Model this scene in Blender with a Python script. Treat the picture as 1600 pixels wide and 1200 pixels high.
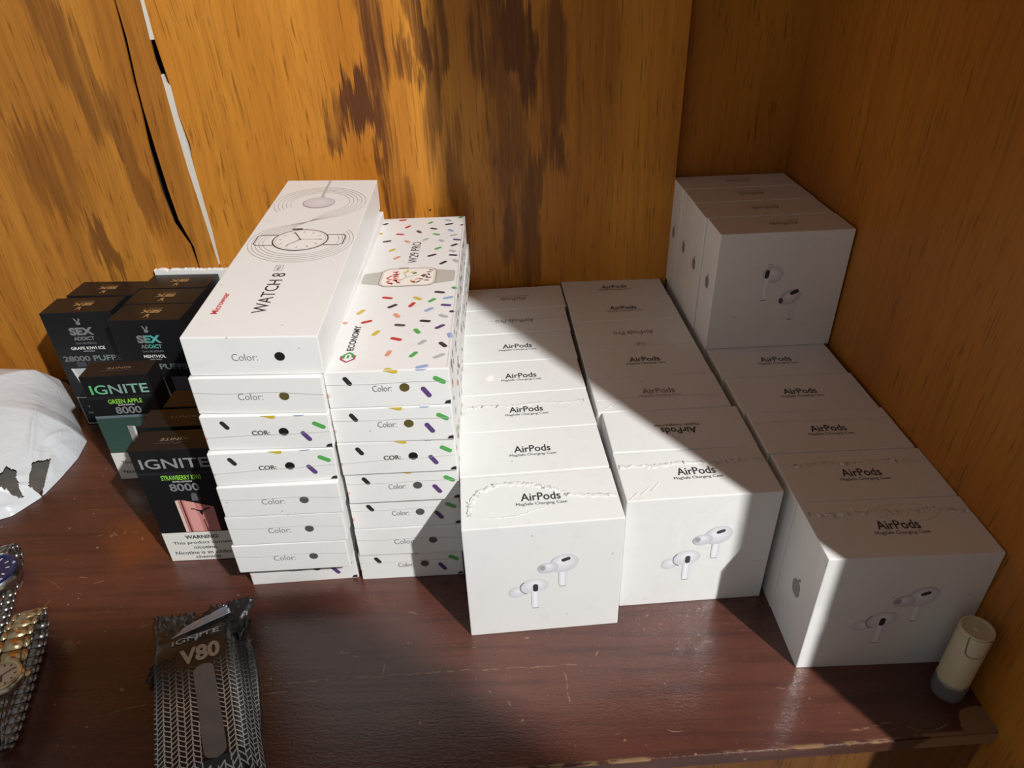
import bpy, bmesh, math, random
from mathutils import Vector, Matrix, noise

for o in list(bpy.data.objects):
    bpy.data.objects.remove(o)
scene = bpy.context.scene
C = scene.collection
rnd = random.Random(7)

# ------------------------------------------------------------------ camera
CAM_POS = (0.0214, -0.3357, 0.4155)
cd = bpy.data.cameras.new('camera')
cam = bpy.data.objects.new('camera', cd)
C.objects.link(cam)
cd.sensor_fit = 'HORIZONTAL'
cd.sensor_width = 36.0
cd.lens = 1088.2 / 1600 * 36.0
cd.clip_start = 0.01
_r = Vector((0.9995, -0.0082, -0.0312)); _u = Vector((0.0307, 0.5419, 0.8399)); _f = Vector((-0.0100, 0.8404, -0.5419))
_m = Matrix((_r, _u, -_f)).transposed()
cam.matrix_world = Matrix.Translation(CAM_POS) @ _m.to_4x4()
scene.camera = cam

# ------------------------------------------------------------------ light
w = bpy.data.worlds.new('world')
scene.world = w
w.use_nodes = True
w.node_tree.nodes['Background'].inputs['Color'].default_value = (1.0, 0.985, 0.96, 1)
w.node_tree.nodes['Background'].inputs['Strength'].default_value = 0.24
ld = bpy.data.lights.new('ceiling_lamp', 'POINT')
ld.energy = 204.0
ld.color = (1.0, 0.995, 0.98)
ld.shadow_soft_size = 0.018
lo = bpy.data.objects.new('ceiling_lamp', ld)
lo.location = (0.90, -1.11, 1.42)
C.objects.link(lo)
vs = scene.view_settings
vs.view_transform = 'Standard'
vs.look = 'None'
vs.gamma = 1.0
vs.exposure = 0.0
vs.use_curve_mapping = False


# ------------------------------------------------------------------ helpers
def lin(c):
    return tuple(((v / 255) / 12.92 if v / 255 <= 0.04045 else ((v / 255 + 0.055) / 1.055) ** 2.4) for v in c)


class NT:
    """small helper around a material node tree"""
    def __init__(self, name):
        self.m = bpy.data.materials.new(name)
        self.m.use_nodes = True
        self.t = self.m.node_tree
        self.b = self.t.nodes['Principled BSDF']

    def n(self, typ, **kw):
        nd = self.t.nodes.new(typ)
        for k, v in kw.items():
            setattr(nd, k, v)
        return nd

    def l(self, a, b):
        self.t.links.new(a, b)

    def val(self, nd, **kw):
        for k, v in kw.items():
            nd.inputs[k].default_value = v

    def coords(self, scale=(1, 1, 1), loc=(0, 0, 0), rot=(0, 0, 0), src=None):
        if src is None:
            src = self.n('ShaderNodeTexCoord').outputs['Object']
        mp = self.n('ShaderNodeMapping')
        mp.inputs['Scale'].default_value = scale
        mp.inputs['Location'].default_value = loc
        mp.inputs['Rotation'].default_value = rot
        self.l(src, mp.inputs['Vector'])
        return mp.outputs['Vector']

    def noise(self, vec, scale=5, detail=4, rough=0.55, dist=0.0, out='Fac'):
        nd = self.n('ShaderNodeTexNoise')
        nd.inputs['Scale'].default_value = scale
        nd.inputs['Detail'].default_value = detail
        nd.inputs['Roughness'].default_value = rough
        nd.inputs['Distortion'].default_value = dist
        self.l(vec, nd.inputs['Vector'])
        return nd.outputs[out]

    def ramp(self, fac, stops):
        nd = self.n('ShaderNodeValToRGB')
        e = nd.color_ramp.elements
        while len(e) < len(stops):
            e.new(0.5)
        for el, (p, c) in zip(e, stops):
            el.position = p
            el.color = (*c, 1) if len(c) == 3 else c
        self.l(fac, nd.inputs['Fac'])
        return nd.outputs['Color']

    def math(self, op, a, b=None, c=None, clamp=False):
        nd = self.n('ShaderNodeMath', operation=op)
        nd.use_clamp = clamp
        for i, v in enumerate((a, b, c)):
            if v is None:
                continue
            if isinstance(v, (int, float)):
                nd.inputs[i].default_value = v
            else:
                self.l(v, nd.inputs[i])
        return nd.outputs[0]

    def maprange(self, v, a, b, c=0.0, d=1.0, smooth=True):
        nd = self.n('ShaderNodeMapRange')
        if smooth:
            nd.interpolation_type = 'SMOOTHSTEP'
        nd.inputs['From Min'].default_value = a
        nd.inputs['From Max'].default_value = b
        nd.inputs['To Min'].default_value = c
        nd.inputs['To Max'].default_value = d
        self.l(v, nd.inputs['Value'])
        return nd.outputs['Result']

    def mix(self, fac, a, b, blend='MIX'):
        nd = self.n('ShaderNodeMix', data_type='RGBA', blend_type=blend)
        if isinstance(fac, (int, float)):
            nd.inputs[0].default_value = fac
        else:
            self.l(fac, nd.inputs[0])
        for i, v in ((6, a), (7, b)):
            if isinstance(v, tuple):
                nd.inputs[i].default_value = (*v, 1) if len(v) == 3 else v
            else:
                self.l(v, nd.inputs[i])
        return nd.outputs[2]

    def bump(self, h, strength=0.2, dist=0.001, normal=None):
        nd = self.n('ShaderNodeBump')
        nd.inputs['Strength'].default_value = strength
        nd.inputs['Distance'].default_value = dist
        self.l(h, nd.inputs['Height'])
        if normal is not None:
            self.l(normal, nd.inputs['Normal'])
        return nd.outputs['Normal']


def simple(name, col, rough=0.5, metal=0.0, coat=0.0, bump=None, trans=0.0, ior=1.45, spec=0.5):
    t = NT(name)
    t.val(t.b, **{'Base Color': (*col, 1), 'Roughness': rough, 'Metallic': metal, 'Coat Weight': coat, 'Transmission Weight': trans, 'IOR': ior,
                  'Specular IOR Level': spec})
    if bump:
        sc, st, ds = bump
        t.l(t.bump(t.noise(t.coords(), sc, 4), st, ds), t.b.inputs['Normal'])
    return t.m


# ---- wood
def wood_wall(name, cross, light, mid, dark, blobs=(), seed=0.0, gs=0.45):
    """varnished plywood, grain along z; cross = 'x' or 'y' is the direction across the grain"""
    t = NT(name)
    tc = t.n('ShaderNodeTexCoord').outputs['Object']
    base = t.coords((1, 1, 1), (seed, seed * 0.7, seed * 0.3), src=tc)
    warp = t.noise(t.coords((5, 5, 1.6), src=base), 1.0, 3, 0.5, out='Color')
    wv = t.n('ShaderNodeVectorMath', operation='MULTIPLY_ADD')
    t.l(warp, wv.inputs[0]); wv.inputs[1].default_value = (0.055, 0.055, 0.0); t.l(base, wv.inputs[2])
    v = wv.outputs[0]
    broad = t.noise(t.coords((13, 13, 1.6), src=v), 1.0, 3, 0.55)
    grain = t.noise(t.coords((150, 150, 5.0), src=v), 1.0, 4, 0.65)
    fine = t.noise(t.coords((700, 700, 16), src=v), 1.0, 2, 0.6)
    col = t.ramp(broad, [(0.30, mid), (0.52, tuple((a + b) / 2 for a, b in zip(light, mid))), (0.68, light)])
    g = t.maprange(grain, 0.40, 0.75)
    col = t.mix(t.math('MULTIPLY', g, gs), col, tuple(0.5 * m for m in mid))
    pore = t.noise(t.coords((420, 420, 24), (5, 5, 5), src=v), 1.0, 2, 0.55)
    col = t.mix(t.math('MULTIPLY', t.maprange(pore, 0.60, 0.70), 0.55), col, tuple(0.30 * m for m in mid))
    f = t.maprange(fine, 0.52, 0.8)
    col = t.mix(t.math('MULTIPLY', f, 0.45), col, tuple(0.36 * m for m in mid))
    # large dark figure of the veneer
    if blobs:
        sep = t.n('ShaderNodeSeparateXYZ')
        w2 = t.noise(t.coords((20, 20, 8), src=tc), 1.0, 4, 0.6, out='Color')
        wv2 = t.n('ShaderNodeVectorMath', operation='MULTIPLY_ADD')
        t.l(w2, wv2.inputs[0]); wv2.inputs[1].default_value = (0.045, 0.0, 0.10)
        off = t.n('ShaderNodeVectorMath', operation='ADD')
        t.l(tc, off.inputs[0]); off.inputs[1].default_value = (-0.0225, 0, -0.05)
        t.l(off.outputs[0], wv2.inputs[2]); t.l(wv2.outputs[0], sep.inputs[0])
        feather = t.noise(t.coords((170, 170, 2.5), src=tc), 1.0, 4, 0.7)
        zz = t.math('ADD', sep.outputs[2], t.math('MULTIPLY', t.math('SUBTRACT', feather, 0.5), 0.16))
        total = None
        for (cx, cz, rx, rz, tilt, s) in blobs:
            dx = t.math('SUBTRACT', sep.outputs[0], cx)
            dz = t.math('SUBTRACT', zz, cz)
            ca, sa = math.cos(tilt), math.sin(tilt)
            a = t.math('ADD', t.math('MULTIPLY', dx, ca / rx), t.math('MULTIPLY', dz, sa / rx))
            b = t.math('ADD', t.math('MULTIPLY', dx, -sa / rz), t.math('MULTIPLY', dz, ca / rz))
            r2 = t.math('ADD', t.math('MULTIPLY', a, a), t.math('MULTIPLY', b, b))
            msk = t.math('MULTIPLY', t.maprange(r2, 1.10, 0.45), s)
            total = msk if total is None else t.math('MAXIMUM', total, msk)
        streak = t.noise(t.coords((75, 75, 3.5), src=v), 1.0, 4, 0.65)
        total = t.math('MULTIPLY', total, t.maprange(streak, 0.32, 0.54, 0.12, 1.0))
        col = t.mix(total, col, dark)
    # knocks and pale scratches
    sc = t.noise(t.coords((90, 90, 30), (3, 1, 2), (0, 0.35, 0.2), src=tc), 1.0, 2, 0.5)
    pit = t.n('ShaderNodeTexVoronoi'); pit.inputs['Scale'].default_value = 1.0
    t.l(t.coords((60, 60, 26), (1.3, 0, 0), (0.3, 0.4, 0.2), src=tc), pit.inputs['Vector'])
    speck = t.math('MULTIPLY', t.maprange(pit.outputs['Distance'], 0.06, 0.025), t.maprange(sc, 0.56, 0.64))
    col = t.mix(t.math('MULTIPLY', speck, 0.55), col, (0.75, 0.55, 0.3))
    t.l(col, t.b.inputs['Base Color'])
    rg = t.maprange(grain, 0.2, 0.8, 0.34, 0.52, smooth=False)
    t.l(rg, t.b.inputs['Roughness'])
    t.b.inputs['Specular IOR Level'].default_value = 0.32
    t.l(t.bump(grain, 0.10, 0.0006, t.bump(fine, 0.25, 0.0004)), t.b.inputs['Normal'])
    return t.m


W_LIGHT, W_MID, W_DARK = (0.68, 0.285, 0.036), (0.46, 0.165, 0.016), (0.085, 0.024, 0.007)
BLOBS = [(-0.098, 0.350, 0.016, 0.060, 0.05, 0.95), (-0.118, 0.292, 0.032, 0.026, -0.25, 0.95), (-0.146, 0.275, 0.010, 0.030, 0.0, 0.75),
         (-0.100, 0.240, 0.010, 0.060, -0.18, 0.85), (-0.094, 0.185, 0.014, 0.050, 0.0, 0.7),
         (-0.060, 0.355, 0.008, 0.060, 0.1, 0.9), (-0.072, 0.320, 0.009, 0.026, 0.3, 0.8), (-0.042, 0.345, 0.012, 0.050, -0.1, 0.75),
         (-0.055, 0.270, 0.012, 0.055, -0.1, 0.6), (-0.030, 0.210, 0.014, 0.070, 0.0, 0.45),
         (0.004, 0.350, 0.020, 0.065, 0.0, 0.75), (0.030, 0.345, 0.016, 0.060, 0.1, 0.85), (0.016, 0.250, 0.022, 0.075, 0.0, 0.6),
         (0.030, 0.170, 0.022, 0.080, -0.05, 0.7), (0.062, 0.320, 0.018, 0.070, 0.0, 0.65), (0.066, 0.245, 0.010, 0.040, 0.35, 0.7),
         (0.045, 0.215, 0.012, 0.050, -0.25, 0.6), (-0.058, 0.165, 0.012, 0.020, 0, 0.6), (0.10, 0.33, 0.02, 0.1, 0.0, 0.25)]
M = {}
M['wall_main'] = wood_wall('varnished_plywood', 'x', W_LIGHT, W_MID, W_DARK, BLOBS, 0.0, 0.34)
M['wall_left'] = wood_wall('varnished_plywood_streaked', 'x', (0.60, 0.255, 0.036), (0.34, 0.118, 0.014), (0.09, 0.026, 0.007),
                           [(-0.37, 0.33, 0.02, 0.09, 0.25, 0.55), (-0.345, 0.25, 0.012, 0.09, 0.1, 0.5), (-0.43, 0.24, 0.03, 0.05, 0.3, 0.45),
                            (-0.40, 0.16, 0.012, 0.05, 0.1, 0.7), (-0.46, 0.34, 0.02, 0.06, 0, 0.5)], 3.7)
M['wall_right'] = wood_wall('varnished_plywood_plain', 'y', (0.47, 0.176, 0.020), (0.35, 0.120, 0.012), (0.2, 0.07, 0.01), (), 8.1, 0.25)


SCRATCH = [(-0.1603, -0.0523, -0.0237, -0.0458), (-0.0237, -0.0458, 0.0541, -0.0432), (0.0459, -0.0498, 0.0477, -0.0710), (-0.1117, -0.0276, -0.0905, -0.0338),
           (-0.0423, -0.0452, -0.0404, -0.0520), (0.2434, -0.0902, 0.2180, -0.0944), (-0.3427, 0.0112, -0.3412, 0.0260), (-0.2282, -0.0642, -0.2506, -0.0703)]


def shelf_mat():
    t = NT('dark_varnished_shelf')
    tc = t.n('ShaderNodeTexCoord').outputs['Object']
    g = t.noise(t.coords((7, 120, 60), src=tc), 1.0, 4, 0.6)
    b = t.noise(t.coords((6, 9, 9), src=tc), 1.0, 4, 0.6)
    fine = t.noise(t.coords((60, 420, 100), src=tc), 1.0, 3, 0.6)
    col = t.ramp(b, [(0.3, (0.060, 0.0205, 0.0150)), (0.55, (0.092, 0.0310, 0.0215)), (0.78, (0.130, 0.047, 0.028))])
    col = t.mix(t.math('MULTIPLY', t.maprange(g, 0.42, 0.72), 0.5), col, (0.025, 0.009, 0.007))
    # worn patch where the varnish is thin, left half of the shelf
    sep = t.n('ShaderNodeSeparateXYZ'); t.l(tc, sep.inputs[0])
    wn = t.noise(t.coords((26, 26, 1), src=tc), 1.0, 4, 0.65)

    def blob(cx, cy, rx, ry, a=0.35, e0=1.1, e1=0.1):
        dx = t.math('DIVIDE', t.math('SUBTRACT', sep.outputs[0], cx), rx)
        dy = t.math('DIVIDE', t.math('SUBTRACT', sep.outputs[1], cy), ry)
        r = t.math('ADD', t.math('MULTIPLY', dx, dx), t.math('MULTIPLY', dy, dy))
        r = t.math('ADD', r, t.math('MULTIPLY', t.math('SUBTRACT', wn, 0.5), a * 8))
        return t.maprange(r, e0, e1)
    col = t.mix(t.math('MULTIPLY', blob(-0.29, 0.09, 0.05, 0.04), 0.7), col, (0.17, 0.045, 0.013))
    # scratches: thin warped lines
    wrp = t.noise(t.coords((9, 9, 9), src=tc), 1.0, 3, 0.6, out='Color')
    mv = t.n('ShaderNodeVectorMath', operation='MULTIPLY_ADD')
    t.l(wrp, mv.inputs[0]); mv.inputs[1].default_value = (0.09, 0.09, 0); t.l(tc, mv.inputs[2])
    s = None
    for sc, rot, th, gate in ((6.0, 0.1, 0.0045, 0.6), (9.0, 1.3, 0.006, 0.62), (11.0, 2.4, 0.006, 0.63)):
        vo = t.n('ShaderNodeTexVoronoi', feature='DISTANCE_TO_EDGE')
        vo.inputs['Scale'].default_value = sc
        t.l(t.coords((1, 2.2, 1), (sc, rot, 0), (0, 0, rot), src=mv.outputs[0]), vo.inputs['Vector'])
        ln = t.maprange(vo.outputs['Distance'], th, th * 0.3)
        gt = t.maprange(t.noise(t.coords((1, 1, 1), (sc * 3, 0, 0), src=tc), 38, 3, 0.6), gate, gate + 0.07)
        ln = t.math('MULTIPLY', ln, gt)
        s = ln if s is None else t.math('MAXIMUM', s, ln)
    for (xa, ya, xb, yb) in SCRATCH:
        L2 = (xb - xa) ** 2 + (yb - ya) ** 2
        wsep = t.n('ShaderNodeSeparateXYZ')
        wob = t.noise(t.coords((1, 1, 1), src=tc), 60, 3, 0.7, out='Color')
        wm = t.n('ShaderNodeVectorMath', operation='MULTIPLY_ADD'); t.l(wob, wm.inputs[0]); wm.inputs[1].default_value = (0.006, 0.006, 0); t.l(tc, wm.inputs[2])
        t.l(wm.outputs[0], wsep.inputs[0])
        ux = t.math('SUBTRACT', wsep.outputs[0], xa + 0.003); uy = t.math('SUBTRACT', wsep.outputs[1], ya + 0.003)
        f = t.math('ADD', t.math('MULTIPLY', ux, (xb - xa) / L2), t.math('MULTIPLY', uy, (yb - ya) / L2), clamp=True)
        dx = t.math('SUBTRACT', ux, t.math('MULTIPLY', f, xb - xa)); dy = t.math('SUBTRACT', uy, t.math('MULTIPLY', f, yb - ya))
        d2 = t.math('SQRT', t.math('ADD', t.math('MULTIPLY', dx, dx), t.math('MULTIPLY', dy, dy)))
        gate = t.maprange(t.noise(t.coords((1, 1, 1), (xa * 50, 0, 0), src=tc), 170, 2, 0.6), 0.40, 0.56)
        s = t.math('MAXIMUM', s, t.math('MULTIPLY', t.math('MULTIPLY', t.maprange(d2, 0.0006, 0.0002), gate), 0.55))
    # dust and paint specks
    vo = t.n('ShaderNodeTexVoronoi'); vo.inputs['Scale'].default_value = 150
    t.l(t.coords((1, 1.3, 1), src=mv.outputs[0]), vo.inputs['Vector'])
    rnd_c = t.n('ShaderNodeSeparateColor'); t.l(vo.outputs['Color'], rnd_c.inputs[0])
    sp = t.math('MULTIPLY', t.maprange(vo.outputs['Distance'], 0.22, 0.08), t.maprange(rnd_c.outputs[0], 0.93, 0.975))
    s = t.math('MAXIMUM', s, sp)
    vo2 = t.n('ShaderNodeTexVoronoi'); vo2.inputs['Scale'].default_value = 520
    t.l(tc, vo2.inputs['Vector'])
    rc2 = t.n('ShaderNodeSeparateColor'); t.l(vo2.outputs['Color'], rc2.inputs[0])
    sp2 = t.math('MULTIPLY', t.maprange(vo2.outputs['Distance'], 0.30, 0.10), t.maprange(rc2.outputs[1], 0.90, 0.98))
    s2 = t.math('MULTIPLY', sp2, 0.6)
    s = t.math('MAXIMUM', s, s2)
    col = t.mix(t.math('MULTIPLY', s, 0.75), col, (0.34, 0.20, 0.11))
    # bare wood where the paint has chipped: right front corner and along the front arris
    chip = blob(0.302, -0.092, 0.017, 0.0125, 0.22, 1.05, 0.9)
    edge = t.math('SUBTRACT', sep.outputs[1], t.math('MULTIPLY_ADD', sep.outputs[0], 0.0518, -0.1138))
    en = t.noise(t.coords((30, 90, 60), src=tc), 1.0, 4, 0.7)
    wl = t.math('MULTIPLY', t.maprange(edge, 0.0028, 0.0004), t.maprange(en, 0.44, 0.52))
    wl = t.math('MULTIPLY', wl, t.maprange(sep.outputs[2], -0.0022, -0.0012))
    wr_ = t.math('MULTIPLY', t.maprange(edge, 0.0042, 0.0016), t.maprange(t.math('MULTIPLY_ADD', en, 0.05, sep.outputs[0]), 0.278, 0.284))
    wear = t.math('MAXIMUM', wl, wr_)
    bare = t.math('MAXIMUM', chip, wear)
    col = t.mix(bare, col, (0.24, 0.135, 0.062))
    t.l(col, t.b.inputs['Base Color'])
    rough = t.math('ADD', t.maprange(g, 0.2, 0.8, 0.20, 0.32, False), t.math('MULTIPLY', bare, 0.35))
    t.l(rough, t.b.inputs['Roughness'])
    t.b.inputs['Specular IOR Level'].default_value = 0.75
    dents = t.noise(t.coords((1, 1.6, 1), src=tc), 380, 3, 0.65)
    nrm = t.bump(dents, 0.20, 0.0010, t.bump(fine, 0.25, 0.0005))
    t.l(nrm, t.b.inputs['Normal'])
    return t.m


M['shelf'] = shelf_mat()


def carton_mat(name, col, rough, coat, wrap):
    t = NT(name)
    tc = t.n('ShaderNodeTexCoord').outputs['Object']
    oi = t.n('ShaderNodeObjectInfo')
    add = t.n('ShaderNodeVectorMath', operation='MULTIPLY_ADD')
    t.l(oi.outputs['Random'], add.inputs[0]); add.inputs[1].default_value = (3, 5, 7); t.l(tc, add.inputs[2])
    v = add.outputs[0]
    d = t.noise(v, 70, 4, 0.65)
    c = t.mix(t.maprange(d, 0.5, 0.8, 0, 0.35), (*col,), tuple(x * 0.86 for x in col))
    vo = t.n('ShaderNodeTexVoronoi'); vo.inputs['Scale'].default_value = 170
    t.l(v, vo.inputs['Vector'])
    rc = t.n('ShaderNodeSeparateColor'); t.l(vo.outputs['Color'], rc.inputs[0])
    sp = t.math('MULTIPLY', t.maprange(vo.outputs['Distance'], 0.2, 0.05), t.maprange(rc.outputs[0], 0.965, 0.985))
    c = t.mix(t.math('MULTIPLY', sp, 0.5), c, (0.25, 0.22, 0.18))
    t.l(c, t.b.inputs['Base Color'])
    t.b.inputs['Roughness'].default_value = rough
    t.b.inputs['Specular IOR Level'].default_value = 0.4
    t.b.inputs['Coat Weight'].default_value = coat
    t.b.inputs['Coat Roughness'].default_value = 0.10
    if wrap:
        st = t.noise(t.coords((1, 1, 1), src=v), 45, 3, 0.6, 0.8)
        vw = t.n('ShaderNodeTexVoronoi'); vw.inputs['Scale'].default_value = 120; t.l(v, vw.inputs['Vector'])
        hh = t.math('ADD', st, t.math('MULTIPLY', vw.outputs['Distance'], 0.10))
        t.l(t.bump(hh, wrap, 0.0016), t.b.inputs['Coat Normal'])
    return t.m


M['carton_wrapped'] = carton_mat('white_carton_in_film', (0.80, 0.80, 0.785), 0.5, 0.55, 0.45)
M['carton'] = carton_mat('white_carton', (0.80, 0.797, 0.78), 0.5, 0.12, 0.0)
M['black_card'] = simple('black_card', (0.009, 0.0095, 0.011), 0.36, coat=0.06, spec=0.38)
M['film'] = simple('crumpled_film', (0.80, 0.79, 0.76), 0.16, coat=0.6, bump=(900, 0.6, 0.0006))


def print_mat(name, metal=0.0, rough=0.42):
    t = NT(name)
    a = t.n('ShaderNodeAttribute'); a.attribute_name = 'Col'
    t.l(a.outputs['Color'], t.b.inputs['Base Color'])
    t.b.inputs['Metallic'].default_value = metal
    t.b.inputs['Roughness'].default_value = rough
    t.b.inputs['Specular IOR Level'].default_value = 0.35
    return t.m


M['ink'] = print_mat('printed_ink')
M['foil'] = print_mat('printed_foil', 0.25, 0.38)


# ---- object helpers
def link(name, me, parent=None, mats=None):
    if mats:
        me.materials.clear()
        for m in mats:
            me.materials.append(m)
    o = bpy.data.objects.new(name, me)
    C.objects.link(o)
    if parent is not None:
        o.parent = parent
    return o


def thing(name, label, cat, loc=(0, 0, 0), rot=(0, 0, 0), group=None):
    o = bpy.data.objects.new(name, None)
    o.empty_display_size = 0.01
    C.objects.link(o)
    o.location = loc
    o.rotation_euler = rot
    o['label'] = label
    o['category'] = cat
    if group:
        o['group'] = group
    return o


def bm_mesh(bm, name, smooth=False):
    me = bpy.data.meshes.new(name)
    bm.normal_update()
    bm.to_mesh(me)
    bm.free()
    if smooth:
        for p in me.polygons:
            p.use_smooth = True
    return me


def rbox(name, w, d, h, bev=0.0006, seg=2, x0=None, y0=0.0, z0=0.0):
    """box standing on z0, front face at y0, centred on x unless x0 given; softened edges"""
    bm = bmesh.new()
    xa = -w / 2 if x0 is None else x0
    bmesh.ops.create_cube(bm, size=1.0)
    for v in bm.verts:
        v.co = Vector((xa + (v.co.x + 0.5) * w, y0 + (v.co.y + 0.5) * d, z0 + (v.co.z + 0.5) * h))
    if bev:
        bmesh.ops.bevel(bm, geom=list(bm.edges), offset=bev, segments=seg, affect='EDGES', profile=0.6)
    return bm_mesh(bm, name)


def prism_y(name, pts, y0, y1, bev=0.0):
    """polygon in (x, z) extruded from y0 (front) to y1"""
    bm = bmesh.new()
    a = [bm.verts.new((x, y0, z)) for x, z in pts]
    b = [bm.verts.new((x, y1, z)) for x, z in pts]
    bm.faces.new(a)
    bm.faces.new(b[::-1])
    n = len(pts)
    for i in range(n):
        bm.faces.new((a[i], b[i], b[(i + 1) % n], a[(i + 1) % n]))
    bmesh.ops.recalc_face_normals(bm, faces=bm.faces)
    if bev:
        bmesh.ops.bevel(bm, geom=list(bm.edges), offset=bev, segments=2, affect='EDGES')
    return bm_mesh(bm, name)


def prism_z(name, pts, z0, z1, bev=0.0):
    bm = bmesh.new()
    a = [bm.verts.new((x, y, z0)) for x, y in pts]
    b = [bm.verts.new((x, y, z1)) for x, y in pts]
    bm.faces.new(a[::-1])
    bm.faces.new(b)
    n = len(pts)
    for i in range(n):
        bm.faces.new((a[i], a[(i + 1) % n], b[(i + 1) % n], b[i]))
    bmesh.ops.recalc_face_normals(bm, faces=bm.faces)
    if bev:
        bmesh.ops.bevel(bm, geom=list(bm.edges), offset=bev, segments=2, affect='EDGES')
    return bm_mesh(bm, name)


def lathe(name, prof, n=40, axis_loc=(0, 0, 0), smooth=True, cap=True):
    bm = bmesh.new()
    rings = []
    for r, z in prof:
        rings.append([bm.verts.new((r * math.cos(2 * math.pi * i / n), r * math.sin(2 * math.pi * i / n), z)) for i in range(n)])
    for a, b in zip(rings, rings[1:]):
        for i in range(n):
            bm.faces.new((a[i], a[(i + 1) % n], b[(i + 1) % n], b[i]))
    if cap:
        bm.faces.new(rings[0][::-1])
        bm.faces.new(rings[-1])
    bmesh.ops.recalc_face_normals(bm, faces=bm.faces)
    me = bm_mesh(bm, name)
    if smooth:
        for p in me.polygons:
            p.use_smooth = len(p.vertices) == 4
        me.set_sharp_from_angle(angle=math.radians(40))
    return me


# ---- flat print on package faces
_text = {}


def text_mesh(s, bold=0.0):
    key = (s, bold)
    if key in _text:
        return _text[key]
    cu = bpy.data.curves.new('t', 'FONT')
    cu.body = s
    cu.resolution_u = 3
    cu.offset = bold
    ob = bpy.data.objects.new('t', cu)
    C.objects.link(ob)
    dg = bpy.context.evaluated_depsgraph_get()
    me = bpy.data.meshes.new_from_object(ob.evaluated_get(dg))
    vs_ = [(v.co.x, v.co.y) for v in me.vertices]
    fs = [tuple(p.vertices) for p in me.polygons]
    bpy.data.objects.remove(ob)
    bpy.data.curves.remove(cu)
    bpy.data.meshes.remove(me)
    x0 = min(v[0] for v in vs_); x1 = max(v[0] for v in vs_)
    y0 = min(v[1] for v in vs_); y1 = max(v[1] for v in vs_)
    _text[key] = (vs_, fs, x0, x1, y0, y1)
    return _text[key]


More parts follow.
